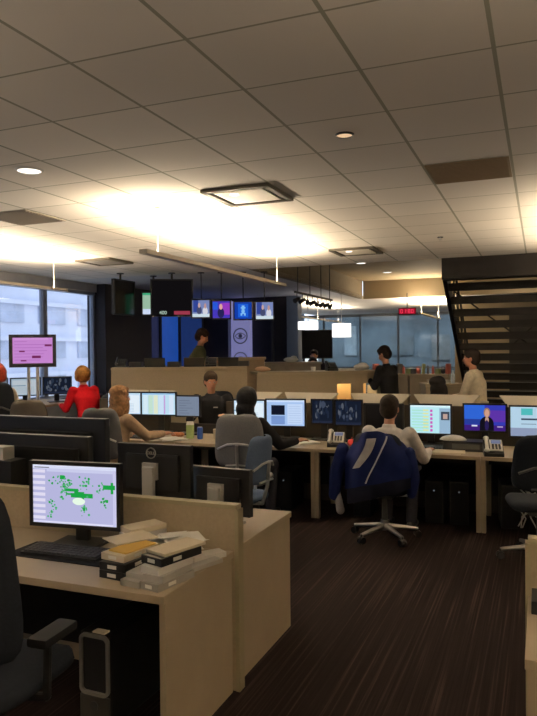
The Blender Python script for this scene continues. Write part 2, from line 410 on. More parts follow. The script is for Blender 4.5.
def text_part(parent, txt, size, loc, rot, m, name='lettering', ext=.001, shear=0, align='CENTER'):
    cu = bpy.data.curves.new(name, 'FONT'); cu.body = txt; cu.size = size; cu.extrude = ext; cu.align_x = align; cu.align_y = 'CENTER'; cu.shear = shear
    t = bpy.data.objects.new('tmp', cu); COL.objects.link(t)
    me = bpy.data.meshes.new_from_object(t.evaluated_get(bpy.context.evaluated_depsgraph_get()))
    bpy.data.objects.remove(t); bpy.data.curves.remove(cu)
    me.materials.clear(); me.materials.append(m)
    o = bpy.data.objects.new(name, me); COL.objects.link(o); o.parent = parent; o.location = loc; o.rotation_euler = rot
    return o
def monitor(label, x, y, z, w, h, kind, rz=0, bottom=.11, seed=1, strength=1.0, silver=False, tilt=0, group=None, extra=None, neckmat=None, bez=.017):
    e = thing('computer_monitor', label, 'monitor', (x, y, z), rz, group)
    cz = bottom+h/2
    k = B(); k.box((0, .022, cz), (w, .03, h), bev=.004); k.box((0, .045, cz-.01), (w*.72, .03, h*.7), bev=.012)
    # raised front bezel lip
    for c, d in (((0, .004, cz+h/2-bez/2), (w, .012, bez)), ((0, .004, cz-h/2+bez/2), (w, .012, bez)), ((-w/2+bez/2, .004, cz), (bez, .012, h)), ((w/2-bez/2, .004, cz), (bez, .012, h))): k.box(c, d)
    k.out('housing', BLK, e)
    add_screen(e, w-2*bez, h-2*bez, kind, (0, .005, cz), seed, strength=strength)
    nm = neckmat or (SIL if silver else BLK)
    B().box((0, .09, (cz+.02)/2), (.075, .035, cz+.04), bev=.008).box((0, .068, cz), (.1, .03, .1)).out('neck', nm, e)
    B().box((0, .05, .009), (.27, .2, .018), bev=.006).out('base', nm, e)
    return e

# ------------------------------------------------------------------ chairs
def chair(label, loc, rz, fab, frame=ALU, basem=None, arms=True, backh=.55, backw=.48, tiltb=.12, group=None, spin=0, seat_z=.47, back_z=None):
    e = thing('task_chair', label, 'chair', loc, rz, group)
    basem = basem or frame
    k = B()
    for i in range(5):
        a = spin+i*2*PI/5
        d = Vector((math.cos(a), math.sin(a), 0))
        k.cyl(d*.03+Vector((0, 0, .115)), d*.31+Vector((0, 0, .078)), .026, .015, 10)
    k.cyl((0, 0, .08), (0, 0, .17), .045, .035, 14); k.out('star_base', basem, e, smooth=True)
    for i in range(5):
        a = spin+i*2*PI/5
        c = B(); ca, sa = math.cos(a), math.sin(a); t = Vector((-sa, ca, 0))
        p = Vector((ca*.31, sa*.31, .032))
        c.cyl(p-t*.028, p-t*.006, .032, .032, 14); c.cyl(p+t*.006, p+t*.028, .032, .032, 14); c.cyl(p+Vector((0, 0, .0)), p+Vector((0, 0, .05)), .008, .008, 6)
        c.out('caster', BLK, e, smooth=True)
    B().cyl((0, 0, .15), (0, 0, seat_z-.06), .027, .022, 14).box((0, 0, seat_z-.06), (.2, .26, .045), bev=.01).out('gas_column', DGR, e)
    k = B(); k.pad((0, .02, seat_z), .5, .49, .085, rot=(R(-90), 0, 0), n=5); k.out('seat', fab, e, smooth=True)
    bz = back_z or seat_z+.13+backh/2
    k = B(); k.pad((0, -.235-.5*tiltb*backh, bz), backw, backh, .05, bulge=.05, rot=(R(0)+tiltb, 0, 0), n=4.5, taper=.08); k.out('backrest', fab, e, smooth=True)
    k = B(); k.tube([(0, -.06, seat_z-.05), (0, -.25, seat_z-.04), (0, -.30, seat_z+.12), (0, -.305-.3*backh*tiltb, bz-.02)], .017, 8)
    yb = -.235-.5*tiltb*backh-.03
    k.tube([(-backw*.42, yb+.03, bz-.07), (-backw*.2, yb-.012, bz-.02), (0, yb-.02, bz-.01), (backw*.2, yb-.012, bz-.02), (backw*.42, yb+.03, bz-.07)], .011, 8)
    k.tube([(-.12, yb, bz-backh*.42), (0, yb-.015, bz-backh*.4), (.12, yb, bz-backh*.42)], .01, 8)
    k.out('back_frame', frame, e, smooth=True)
    if arms:
        for s_ in (-1, 1):
            k = B(); k.tube([(s_*.12, -.02, seat_z-.06), (s_*.27, -.02, seat_z-.04), (s_*.285, -.03, seat_z+.17)], .016, 8)
            ar = k.out('armrest', frame, e, smooth=True)
            B().box((s_*.285, .0, seat_z+.19), (.085, .20, .035), bev=.014).out('arm_pad', BLKM, ar, smooth=True)
    return e

# ------------------------------------------------------------------ people
def remesh(bd, voxel, smooth=3):
    me = bpy.data.meshes.new('t'); bd.bm.to_mesh(me); bd.bm.free()
    o = bpy.data.objects.new('t', me); COL.objects.link(o)
    m = o.modifiers.new('r', 'REMESH'); m.mode = 'VOXEL'; m.voxel_size = voxel; m.use_smooth_shade = True
    s = o.modifiers.new('s', 'SMOOTH'); s.factor = .6; s.iterations = smooth
    new = bpy.data.meshes.new_from_object(o.evaluated_get(bpy.context.evaluated_depsgraph_get()))
    bpy.data.objects.remove(o); bpy.data.meshes.remove(me)
    for p in new.polygons: p.use_smooth = True
    return new
def limb(k, a, b_, r0, r1):
    k.cyl(a, b_, r0, r1, 14); k.sph(a, r0, seg=14); k.sph(b_, r1, seg=14)
def ik(sh, wr, l1, l2, hint):
    sh, wr = Vector(sh), Vector(wr); d = wr-sh; L = min(d.length, (l1+l2)*.995); dn = d.normalized()
    a = (l1*l1-l2*l2+L*L)/(2*L); h = math.sqrt(max(0, l1*l1-a*a))
    hv = Vector(hint); hv = (hv-dn*hv.dot(dn)).normalized()
    return sh+dn*a+hv*h, sh+dn*L
def torso_rings(k, secs, infl=0):
    # secs: (centre, rx, ry) stacked; elliptical loft
    n = 20; rings = []
    for c, rx, ry in secs:
        rings.append([k.bm.verts.new((c[0]+(rx+infl)*math.cos(2*PI*i/n), c[1]+(ry+infl)*math.sin(2*PI*i/n), c[2])) for i in range(n)])
    for a, b_ in zip(rings, rings[1:]):
        for i in range(n): k.bm.faces.new((a[i], a[(i+1) % n], b_[(i+1) % n], b_[i]))
    k.bm.faces.new(rings[0][::-1]); k.bm.faces.new(rings[-1])
SKIN = {'a': mat('skin_light', srgb(205, 150, 122), .55, noise=.05), 'b': mat('skin_tan', srgb(180, 125, 98), .55, noise=.05)}
def person(label, loc, rz, sit=True, hands=((-.2, .38, .75), (.2, .38, .75)), top=(.5, .5, .5), pants=(.03, .03, .04), skin='a', hair=(.03, .02, .015), style='short', lean=.05, seat=.47, head=(0, 0), vox=.009, sleeves='long', female=False, scale=1.0, hood=False, extra=None, legs=None):
    e = thing('person', label, 'person', loc, rz); e.scale = (scale,)*3
    ph = seat+.10 if sit else .93
    neck = Vector((0, lean, ph+.50)); pel = Vector((0, 0, ph))
    chest = pel.lerp(neck, .68); waist = pel.lerp(neck, .3)
    sw = .175 if female else .205
    HC = neck+Vector((0, .035+lean*.15, .170))
    HS = 1.1
    Rh = Euler((head[1], 0, head[0])).to_matrix()
    def H(x, y, z): return HC+Rh @ Vector((x, y, z))*HS
    def arms(s): 
        sh = neck+Vector((s*sw, 0, -.065)); el, wr = ik(sh, hands[0 if s < 0 else 1], .29, .265, (s*.35, -.3, -.8)); return sh, el, wr
    if sit:
        lg = [(Vector((s*.09, .02, ph-.02)), Vector((s*.13, .42, ph-.02)), Vector((s*.13, .36, .09))) for s in (-1, 1)]
    else:
        lg = [(Vector((s*.09, 0, ph-.03)), Vector((s*.1, .02+s*.02, .5)), Vector((s*.11, -.02+s*.03, .09))) for s in (-1, 1)]
    k = B()
    # torso
    secs = lambda i: [((pel.x, pel.y, pel.z-.08), .13, .10), (pel, .165, .115), (waist, .135 if female else .15, .10), (chest, .155 if female else .175, .12), (neck+Vector((0, 0, -.075)), .15 if female else .17, .09), (neck+Vector((0, 0, -.02)), .08, .065)]
    torso_rings(k, secs(0))
    limb(k, neck+Vector((0, 0, -.05)), neck.lerp(HC, .6), .055, .05)
    for s in (-1, 1):
        sh, el, wr = arms(s)
        limb(k, sh, el, .05, .037); limb(k, el, wr, .036, .024)
        # hand: palm, four curled fingers of unequal length and a thumb off the palm side
        d = (wr-el).normalized(); dn = Vector((0, 0, -1)) if abs(d.z) < .85 else Vector((0, 1, 0))
        side = d.cross(dn).normalized(); dn = side.cross(d).normalized()
        if dn.z > .1: dn = -dn
        pc = wr+d*.05; limb(k, wr, pc, .023, .022)
        for j, L in enumerate((.062, .072, .068, .052)):
            o_ = side*(-.027+j*.018); root = wr+d*.072+o_
            k.cyl(wr+d*.02+o_*.7, root, .0125, .0105, 8)
            mid = root+d*L*.5+dn*.008; tip = mid+d*L*.38+dn*.022
            limb(k, root, mid, .0095, .0085); limb(k, mid, tip, .0085, .0075)
        t0 = wr+d*.025-side*s*-.022; t1 = t0+d*.03+side*s*.028; t2 = t1+d*.03+dn*.012
        limb(k, t0, t1, .0125, .010); limb(k, t1, t2, .010, .0085)
    for hip, kn, an in lg:
        limb(k, hip, kn, .078, .052); limb(k, kn, an, .05, .036)
        limb(k, an+Vector((0, -.03, -.045)), an+Vector((0, .15, -.055)), .035, .028)
    # head
    hs = B.sph
    def hsph(x, y, z, r, rt=(0, 0, 0)):
        M = Matrix.Translation(H(x, y, z)) @ Rh.to_4x4() @ Euler(rt).to_matrix().to_4x4() @ Matrix.Diagonal((*[q*HS for q in r], 1))
        bmesh.ops.create_uvsphere(k.bm, u_segments=18, v_segments=12, radius=1, matrix=M)
    hsph(0, -.012, .03, (.073, .09, .085)); hsph(0, .012, -.03, (.060, .072, .078)); hsph(0, .04, -.083, (.028, .03, .022)); hsph(0, .045, -.02, (.05, .035, .05))
    hsph(0, .068, .032, (.045, .014, .012))        # brow
    k.cyl(H(0, .075, .022), H(0, .102, -.028), .008, .014, 8); hsph(0, .094, -.028, (.015, .013, .010))
    hsph(0, .078, -.056, (.023, .010, .009)); 
    for s in (-1, 1): hsph(s*.073, -.008, -.005, (.010, .019, .031), (0, 0, s*-.3))
    me = remesh(k, vox, 3)
    me.name = 'body'; me.materials.append(SKIN[skin])
    o = bpy.data.objects.new('body', me); COL.objects.link(o); o.parent = e
    if vox < .0115:
        for s in (-1, 1):
            kk = B(); kk.sph(H(s*.028, .0785, .008), (.012, .006, .007), m=0, seg=10); kk.sph(H(s*.028, .083, .008), (.005, .003, .005), m=1, seg=8)
            kk.out('eye', [WHPL, BLK], e, smooth=True)
        kk = B(); kk.sph(H(0, .0865, -.056), (.02, .004, .005), seg=10, rot=(0, 0, head[0])); kk.out('lips', mat('lip_tone', srgb(170, 95, 88), .5), e, smooth=True)
    # top
    k = B(); cf = .014
    torso_rings(k, [((pel.x, pel.y, pel.z-.09), .15, .12), (pel, .175, .125), (waist, .16 if female else .19, .125), (chest, .185 if female else .215, .14), (neck+Vector((0, 0, -.075)), .175 if female else .205, .11), (neck+Vector((0, 0, -.015)), .10, .085)], .004)
    k.cyl(neck+Vector((0, 0, -.05)), neck+Vector((0, .008, .025)), .072, .064, 16)
    for s in (-1, 1):
        sh, el, wr = arms(s)
        if sleeves == 'long': limb(k, sh, el, .073, .058); k.cyl(el, el.lerp(wr, .93), .058, .040, 14)
        else: limb(k, sh, sh.lerp(el, .1), .073, .07); k.cyl(sh.lerp(el, .05), sh.lerp(el, .7), .07, .064, 14)
    me = remesh(k, .012, 4); me.name = 'top'
    me.materials.append(mat('cloth_%d_%d_%d' % tuple(int(v*255) for v in top), top, .9, noise=.1, nscale=25, bump=.1))
    o = bpy.data.objects.new('shirt', me); COL.objects.link(o); o.parent = e
    k = B()
    torso_rings(k, [((pel.x, pel.y, pel.z-.10), .14, .11), (pel+Vector((0, 0, -.02)), .172, .122), (pel+Vector((0, 0, .06)), .162, .114)], .004)
    for hip, kn, an in lg: limb(k, hip, kn, .092, .068); k.cyl(kn, an+Vector((0, 0, -.03)), .066, .056, 14)
    me = remesh(k, .013, 3); me.materials.append(mat('cloth_%d_%d_%d' % tuple(int(v*255) for v in pants), pants, .9, noise=.1, nscale=25))
    o = bpy.data.objects.new('trousers', me); COL.objects.link(o); o.parent = e
    for hip, kn, an in lg:
        k = B(); limb(k, an+Vector((0, -.04, -.045)), an+Vector((0, .13, -.052)), .043, .036); limb(k, an+Vector((0, .13, -.052)), an+Vector((0, .17, -.056)), .036, .03)
        me = remesh(k, .01, 2); me.materials.append(BLK); o = bpy.data.objects.new('shoe', me); COL.objects.link(o); o.parent = e
    # hair
    k = B()
    def ksph(x, y, z, r, rt=(0, 0, 0)):
        M = Matrix.Translation(H(x, y, z)) @ Rh.to_4x4() @ Euler(rt).to_matrix().to_4x4() @ Matrix.Diagonal((*[q*HS for q in r], 1))
        bmesh.ops.create_uvsphere(k.bm, u_segments=18, v_segments=12, radius=1, matrix=M)
    ksph(0, -.020, .050, (.086, .099, .086)); ksph(0, -.045, .0, (.083, .075, .09)); ksph(0, .045, .085, (.05, .04, .03))
    if style == 'bob': ksph(0, -.03, .02, (.112, .105, .10)); ksph(-.07, -.02, -.03, (.04, .055, .06)); ksph(.07, -.02, -.03, (.04, .055, .06)); ksph(0, -.04, -.05, (.09, .06, .06))
    if style == 'long':
        ksph(0, -.045, -.03, (.105, .075, .11)); ksph(0, -.065, -.13, (.112, .055, .11)); ksph(-.072, .0, -.08, (.035, .05, .11)); ksph(.072, .0, -.08, (.035, .05, .11)); ksph(.02, -.06, -.21, (.09, .045, .08)); ksph(-.03, -.02, .06, (.09, .09, .07))
    if style == 'hood':
        ksph(0, -.03, .02, (.098, .105, .115)); ksph(0, -.06, -.08, (.092, .08, .09)); ksph(0, -.04, -.14, (.1, .08, .06))
    me = remesh(k, .009, 1)
    me.materials.append(mat('hair_%d_%d_%d' % tuple(int(v*255) for v in hair), hair, .7, noise=.35, nscale=35, bump=.5))
    o = bpy.data.objects.new('hood' if style == 'hood' else 'hair', me); COL.objects.link(o); o.parent = e
    e['_h'] = list(HC); hc = Vector(HC); del e['_h']
    return e, H
#SPLIT
# ------------------------------------------------------------------ dais and pillars of the setting
b = B(); b.box((-6.92, 10.4, .125), (2.56, 10.8, .25)); struct(b.out('floor_platform', mat('platform_carpet', (.03, .024, .022), .95, noise=.2)))
b = B(); b.box((-5.02, 12.65, .175), (1.24, 6.3, .35)); struct(b.out('floor_dais', mat('dais_carpet', (.03, .024, .022), .95, noise=.2)))
b = B(); b.box((-2.05, 21.2, CX/2), (.12, 5.6, CX)); struct(b.out('wall_side', TANW))

# ------------------------------------------------------------------ fixtures on the ceiling
def area(name, loc, sx, sy, w, c, rot=(PI, 0, 0), parent=None):
    l = bpy.data.lights.new(name, 'AREA'); l.shape = 'RECTANGLE'; l.size = sx; l.size_y = sy; l.energy = w; l.color = c
    o = bpy.data.objects.new(name, l); COL.objects.link(o); o.location = loc; o.rotation_euler = rot; o.parent = parent
    return o
WARM = (1, .81, .57)
def uplight(label, x, y0, y1, w, z=2.65, top=CH, c=WARM, group=None):
    L = y1-y0
    e = thing('linear_uplight', label, 'ceiling light', (x, (y0+y1)/2, z), 0, group)
    k = B(); k.box((0, 0, -.008), (.08, L, .012)); k.box((-.038, 0, .008), (.006, L, .036)); k.box((.038, 0, .008), (.006, L, .036)); k.box((0, -L/2, .006), (.08, .01, .036)); k.box((0, L/2, .006), (.08, .01, .036))
    k.out('housing', mat('pale_fixture_metal', (.62, .56, .46), .4, metal=.3), e)
    B().cyl((0, -L/2+.05, .012), (0, L/2-.05, .012), .008).out('lamp_tube', em((1, .88, .68), 4), e)
    n = 2 if L < 4.2 else 3
    for i in range(n):
        y = -L/2+.25+i*(L-.5)/(n-1)
        B().cyl((0, y, 0), (0, y, top-z), .004).cyl((0, y, top-z-.02), (0, y, top-z), .03, n=16).out('hanging_rod', SIL, e)
    area('uplight_lamp', (0, 0, .03), .06, L-.1, w, c, parent=e)
    return e
uplight('long linear uplight hanging left of the square ceiling diffusers, throwing the largest glow', -3.3, 5.2, 8.75, 210)
uplight('linear uplight hanging nearest the left windows', -6.4, 4.4, 8.0, 180)
uplight('linear uplight just right of the frame above the right desk', .75, 6.4, 9.4, 165)
uplight('added unseen linear uplight behind the viewer on the left', -3.3, -2.4, 1.6, 130)  # unseen fixture added to brighten the foreground ceiling
uplight('added unseen linear uplight behind the viewer on the right', .3, -2.4, 1.6, 170)  # also added out of view, lifts the near ceiling
uplight('added unseen linear uplight behind the viewer on the far right', 3.0, .5, 4.5, 130)  # another unseen addition lighting the ceiling near the viewer
uplight('distant linear uplight hanging above the white drum lamps', -6.1, 16.6, 21.4, 150)
uplight('distant linear uplight hanging beside the red digital clock', -2.85, 17.3, 20.9, 300)

def downlight(label, x, y, z, w, lens, r=.075):
    e = thing('downlight', label, 'ceiling light', (x, y, z))
    k = B()
    n = 28
    for i in range(n):
        t0, t1 = 2*PI*i/n, 2*PI*(i+1)/n
        k.bm.faces.new([k.bm.verts.new((math.cos(t)*q, math.sin(t)*q, zz)) for t, q, zz in ((t0, r*1.2, -.001), (t0, r, -.012), (t1, r, -.012), (t1, r*1.2, -.001))])
        k.bm.faces.new([k.bm.verts.new((math.cos(t)*q, math.sin(t)*q, zz)) for t, q, zz in ((t0, r, -.012), (t0, r*.97, -.003), (t1, r*.97, -.003), (t1, r, -.012))])
    k.out('trim_ring', WHPL if w else DGR, e)
    B().cyl((0, 0, -.006), (0, 0, -.003), r*.97, n=24).out('lens', lens, e)
    if w:
        l = bpy.data.lights.new('downlight_lamp', 'SPOT'); l.energy = w; l.color = (1, .82, .6); l.spot_size = R(100); l.spot_blend = .6; l.shadow_soft_size = .05
        o = bpy.data.objects.new('downlight_lamp', l); COL.objects.link(o); o.parent = e; o.location = (0, 0, -.03)
    return e
LIT = em((1, .93, .82), 2.5)
downlight('bright round downlight on the left over the foreground', -3.48, 3.96, CH, 25, LIT, .085)
downlight('round downlight in the raised ceiling, nearer of the two', -3.5, 13.9, CX, 18, LIT, .1)
downlight('round downlight in the raised ceiling, farther of the two', -3.36, 15.85, CX, 45, LIT, .1)
downlight('small dim amber downlight right of the ceiling middle', -1.13, 4.1, CH, 0, em((.9, .6, .35), .9), .05)
for x, y, lab in ((-1.12, 8.33, 'small sprinkler rose near the ceiling edge on the right'), (-3.05, 7.2, 'small sprinkler rose inside the largest ceiling glow')):
    e = thing('sprinkler', lab, 'sprinkler', (x, y, CH))
    B().cyl((0, 0, -.008), (0, 0, 0), .035, n=20).out('rose', DGR, e); B().cyl((0, 0, -.035), (0, 0, -.008), .009).cyl((0, 0, -.038), (0, 0, -.035), .018).out('head', SIL, e)
def diffuser(label, x, y, lit=True):
    e = thing('square_diffuser', label, 'ceiling diffuser', (x, y, CH))
    k = B()
    for c, d in (((0, -.28), (.6, .05)), ((0, .28), (.6, .05)), ((-.28, 0), (.05, .6)), ((.28, 0), (.05, .6))): k.box((*c, -.012), (*d, .03))
    k.box((0, 0, -.002), (.52, .52, .004)); k.out('frame', mat('diffuser_frame', (.10, .085, .06), .6), e)
    B().box((0, 0, -.018), (.44, .44, .012), bev=.004).out('centre_plate', mat('diffuser_plate', (.78, .72, .60), .5) if lit else mat('diffuser_plate_grey', (.25, .23, .20), .5), e)
    if lit: B().cyl((-.07, -.13, -.03), (-.07, -.13, -.024), .04, n=18).out('lamp_lens', LIT, e)
diffuser('square dark framed ceiling diffuser nearest the viewer, beside the brightest glow', -2.325, 5.325)
diffuser('square dark framed ceiling diffuser farther back near the ceiling edge', -2.325, 8.985)
diffuser('square grey ceiling diffuser at the edge of the left glow', -5.985, 8.375, False)
def grille(label, x, y, c):
    e = thing('return_air_grille', label, 'ceiling vent', (x, y, CH))
    B().box((0, 0, -.004), (.585, .585, .008)).out('grille_plate', c, e)
    k = B()
    for i in range(14): k.box((0, -.26+i*.04, -.011), (.55, .012, .008))
    k.out('louvres', c, e)
grille('brown square return air grille in the ceiling on the right', -.495, 5.325, mat('grille_brown', (.36, .28, .19), .8))
grille('brownish square return air grille in the ceiling at far left', -4.765, 5.325, mat('grille_taupe', (.40, .35, .29), .8))

# ------------------------------------------------------------------ hanging televisions
def tv(label, x, y, zc, w, h, kind, rz, top=CH, seed=3, strength=1.0, pole=True, group=None):
    e = thing('hanging_television', label, 'television', (x, y, zc), rz, group)
    k = B(); k.box((0, .03, 0), (w, .05, h), bev=.006); k.box((0, .065, 0), (w*.6, .05, h*.6), bev=.015)
    bz = .022
    for c, d in (((0, .0, h/2-bz/2), (w, .016, bz)), ((0, .0, -h/2+bz/2), (w, .016, bz)), ((-w/2+bz/2, .0, 0), (bz, .016, h)), ((w/2-bz/2, .0, 0), (bz, .016, h))): k.box(c, d)
    k.out('housing', BLK, e)
    add_screen(e, w-2*bz, h-2*bz, kind, (0, .002, 0), seed, strength=strength)
    B().cyl((0, .085, -.05), (0, .085, top-zc), .018 if w > .4 else .009).cyl((0, .085, top-zc-.015), (0, .085, top-zc), .06, n=18).box((0, .075, 0), (.16, .03, .16)).out('ceiling_pole', BLK, e)
    return e
big = tv('large dark hanging television with a lit caption strip along its bottom', -5.83, 10.06, 2.665, .72, .64, 'chyron', R(28))
text_part(big, '400', .085, (-.15, -.001, -.255), (PI/2, 0, 0), em(srgb(190, 215, 200), 1), 'caption')
k = B(); k.box((.17, 0, -.255), (.27, .002, .06)); k.out('caption_band', em(srgb(150, 55, 75), 1), big)
tv('dark hanging television turned side on at the left end of the row', -6.60, 9.80, 2.68, .62, .60, 'off', R(28+62))
tv('hanging television with a green picture half behind the large dark one', -6.36, 10.33, 2.60, .42, .42, 'green', R(30))
for x, y, z, kd, lb in ((-5.37, 10.24, 2.475, 'tvshow', 'small hanging television beside the large dark one, pale studio picture'), (-5.05, 10.37, 2.455, 'tvpurple', 'small hanging television with a purple picture'), (-4.70, 10.5, 2.435, 'tvblue', 'small hanging television with a bright blue picture'), (-4.36, 10.63, 2.43, 'tvshow', 'small hanging television at the right end, above the emblem column')):
    tv(lb, x, y, z, .335, .33, kd, R(22), seed=int(-x*100), strength=.95, group='small televisions hanging over the counter')

# lighting track with little spotlights
e = thing('lighting_track', 'dark ceiling track carrying small spotlights over the far counter', 'track', (-4.1, 12.6, 2.8))
B().box((0, 0, 0), (.04, 2.3, .035)).out('rail', DGR, e)
for y in (-1.0, -.3, .4, 1.0): B().cyl((0, y, 0), (0, y, CX-2.8), .008).out('hanging_rod', DGR, e)
for i in range(8):
    y = -1.05+i*.3
    s = thing('track_spotlight', 'small %s spotlight clipped on the ceiling track' % 'dark', 'spotlight', (-4.1, 12.6+y, 2.78), rnd.uniform(-1, 1), 'spotlights on the ceiling track')
    B().cyl((0, 0, 0), (0, 0, -.1), .008).out('stem', DGR, s)
    a = R(30)
    B().cyl((0, -.06, -.14), (0, .06, -.09), .045, .032, 14).out('lamp_head', DGR, s, smooth=True)

# two glowing drum lamps and red clock
def drum(label, x, y, zc, w, h):
    e = thing('drum_pendant', label, 'pendant lamp', (x, y, zc), 0, 'glowing white drum pendants')
    k = B(); k.cyl((0, 0, -h/2), (0, 0, h/2), w/2, n=32); k.out('shade', em((1, .97, .95), 1.6), e, smooth=True)
    B().cyl((0, 0, h/2), (0, 0, CH-zc), .008).cyl((0, 0, CH-zc-.02), (0, 0, CH-zc), .05).out('hanging_rod', WHPL, e)
    B().cyl((0, 0, h/2), (0, 0, h/2+.02), w*.12, n=18).out('cap', SIL, e)
drum('shallow white glowing drum pendant on the left of the pair', -5.12, 15.2+.0, 2.33, .48, .19)
drum('deep white glowing drum pendant on the right of the pair', -4.50, 15.9, 2.22, .46, .33)
e = thing('digital_clock', 'red glowing digital clock hanging from the far ceiling', 'clock', (-2.98, 16.3, 2.66), R(10))
B().box((0, .04, 0), (.42, .07, .16), bev=.008).out('case', BLK, e)
B().box((0, .0025, 0), (.39, .005, .13)).out('display', em(srgb(150, 18, 40), 1), e)
def seg(k, x, d, s=.042):
    tab = {'0': 'abcdef', '1': 'bc', '2': 'abged', '8': 'abcdefg', '3': 'abgcd', '5': 'afgcd', '4': 'fgbc'}
    sg = {'a': ((0, s), (s, .009)), 'd': ((0, -s), (s, .009)), 'g': ((0, 0), (s, .009)), 'b': ((s/2, s/2), (.009, s)), 'c': ((s/2, -s/2), (.009, s)), 'f': ((-s/2, s/2), (.009, s)), 'e': ((-s/2, -s/2), (.009, s))}
    for q in tab[d]:
        (a, c), (w, h) = sg[q]; k.box((x+a, -.002, c), (w, .003, h))
k = B()
for i, d in enumerate('0180'): seg(k, -.135+i*.075+(.03 if i > 1 else 0), d)
k.box((-.02+.012, -.002, .02), (.012, .003, .012)); k.box((-.02+.012, -.002, -.02), (.012, .003, .012))
k.out('digits', em(srgb(255, 70, 100), 1.3), e)
B().cyl((0, .04, .08), (0, .04, CH-2.66), .012).out('hanging_rod', DGR, e)

# ------------------------------------------------------------------ far end
e = thing('presentation_screen', 'large black switched off screen standing beyond the drum lamps', 'screen', (-5.62, 17.1, 0), R(18))
B().box((0, 0, 1.9), (1.02, .07, .76), bev=.008).out('housing', BLK, e); B().box((0, -.037, 1.9), (.97, .004, .71)).out('screen', BLKM, e)
B().cyl((-.25, .03, .02), (-.25, .03, 1.6), .03).cyl((.25, .03, .02), (.25, .03, 1.6), .03).box((0, .03, .03), (.9, .6, .05), bev=.01).out('floor_stand', BLK, e)
e = thing('glass_partition', 'tall blue grey glass wall closing off the far end', 'glass wall', (-5.4, 24, 0))
GT = mat('tinted_glass', (.80, .88, .93), .04, trans=.95)
for i in range(5): B().box((-2.76+i*1.38, 0, 1.5), (1.30, .02, 2.9)).out('glass_pane', GT, e)
k = B()
for i in range(6): k.box((-3.45+i*1.38, 0, 1.5), (.06, .08, 3.0))
k.box((0, 0, 2.98), (6.9, .08, .1)); k.box((0, 0, .05), (6.9, .08, .1)); k.box((0, 0, 1.1), (6.9, .06, .05)); k.out('frame', mat('mullion_grey', (.15, .17, .19), .5, metal=.3), e)
# rooms beyond the glass: a few pale panels and a shelf
for i, (x, z, w, h, c) in enumerate(((-7.2, 2.1, .5, 1.2, (.45, .55, .62)), (-5.1, 1.9, .9, .8, (.20, .25, .28)), (-3.6, 1.8, .7, 1.0, (.26, .29, .30)))):
    o = B().box((x, 26.76, z), (w, .05, h), bev=.01).out('wall_board', mat('board_%d' % i, c, .5, noise=.2, nscale=3))
    tag(o, ('narrow pale board seen through the left of the glass wall', 'wide dark grey board seen through the middle of the glass wall', 'grey board seen through the right of the glass wall')[i], 'board')
# low cabinets under the glass
cab = thing('low_cabinet', 'tan low cabinet below the glass wall, left of the pair', 'cabinet', (-3.72, 17.72, 0), 0, 'tan low cabinets below the glass wall')
B().box((0, .25, .53), (.98, .5, 1.02)).out('body', LAM, cab); B().box((0, .25, 1.07), (1.0, .53, .05), bev=.006).out('top', LAME, cab)
for s in (-1, 1):
    d = B().box((s*.243, -.01, .55), (.475, .02, .94), bev=.003).out('door', LAM, cab); B().cyl((s*.04, -.03, .6), (s*.04, -.03, .72), .006).out('handle', ALU, d)
dup(cab, (-2.70, 17.72, 0), 0, 'tan low cabinet below the glass wall, right of the pair')
cols = [(.5, .12, .08), (.6, .55, .45), (.05, .05, .06), (.12, .2, .35), (.7, .68, .6), (.25, .3, .12), (.03, .03, .03), (.45, .3, .15)]
desc = ['red', 'beige', 'black', 'blue', 'white', 'olive', 'black', 'brown']
items = [('leaning binder', 'binder'), ('round bag', 'bag'), ('box', 'box'), ('bottle', 'bottle')]
wh = ['at the left end of', 'left of the middle of', 'near the middle of', 'right of the middle of', 'at the right end of']
k_ = 0
for i in range(16):
    x = -4.14+i*.127; ci = (i*5+i//3) % 8; kd = (i*3+i//4) % 4; z = 1.095
    m = mat('clutter_'+desc[ci]+str(ci), cols[ci], .6, noise=.1)
    lab = '%s %s on the far tan cabinets, %s' % (desc[ci], items[kd][0], 'item %d from their left end' % (i+1))
    lab = lab.replace('item %d from their left end' % (i+1), ['leftmost of all', 'second along from the left', 'third along from the left', 'fourth along from the left', 'fifth along from the left', 'sixth along from the left', 'seventh along from the left', 'just left of the cabinet joint', 'just right of the cabinet joint', 'seventh along from the right', 'sixth along from the right', 'fifth along from the right', 'fourth along from the right', 'third along from the right', 'second along from the right', 'rightmost of all'][i])
    if kd == 0: o = B().box((0, 0, .13), (.07, .22, .26), rot=(0, .05, 0), bev=.004).out('ring_binder', m, None, (x, 17.96, z+.003), (0, 0, rnd.uniform(-.4, .4)))
    elif kd == 1: o = B().sph((0, 0, .075), (.062, .09, .075)).tube([(-.05, 0, .13), (-.03, 0, .19), (.03, 0, .19), (.05, 0, .13)], .008).out('hand_bag', m, None, (x, 17.96, z), smooth=True)
    elif kd == 2: o = B().box((0, 0, .06), (.11, .2, .12), bev=.004).box((0, 0, .125), (.116, .21, .02), bev=.003).out('storage_box', m, None, (x, 17.96, z), (0, 0, rnd.uniform(-.3, .3)))
    else: o = B().cyl((0, 0, 0), (0, 0, .15), .035, n=16).cyl((0, 0, .15), (0, 0, .19), .035, .014, 16).cyl((0, 0, .19), (0, 0, .22), .015, n=12).out('drink_bottle', m, None, (x, 17.9, z), smooth=True)
    tag(o, lab, items[kd][1], 'clutter on the far low cabinets')

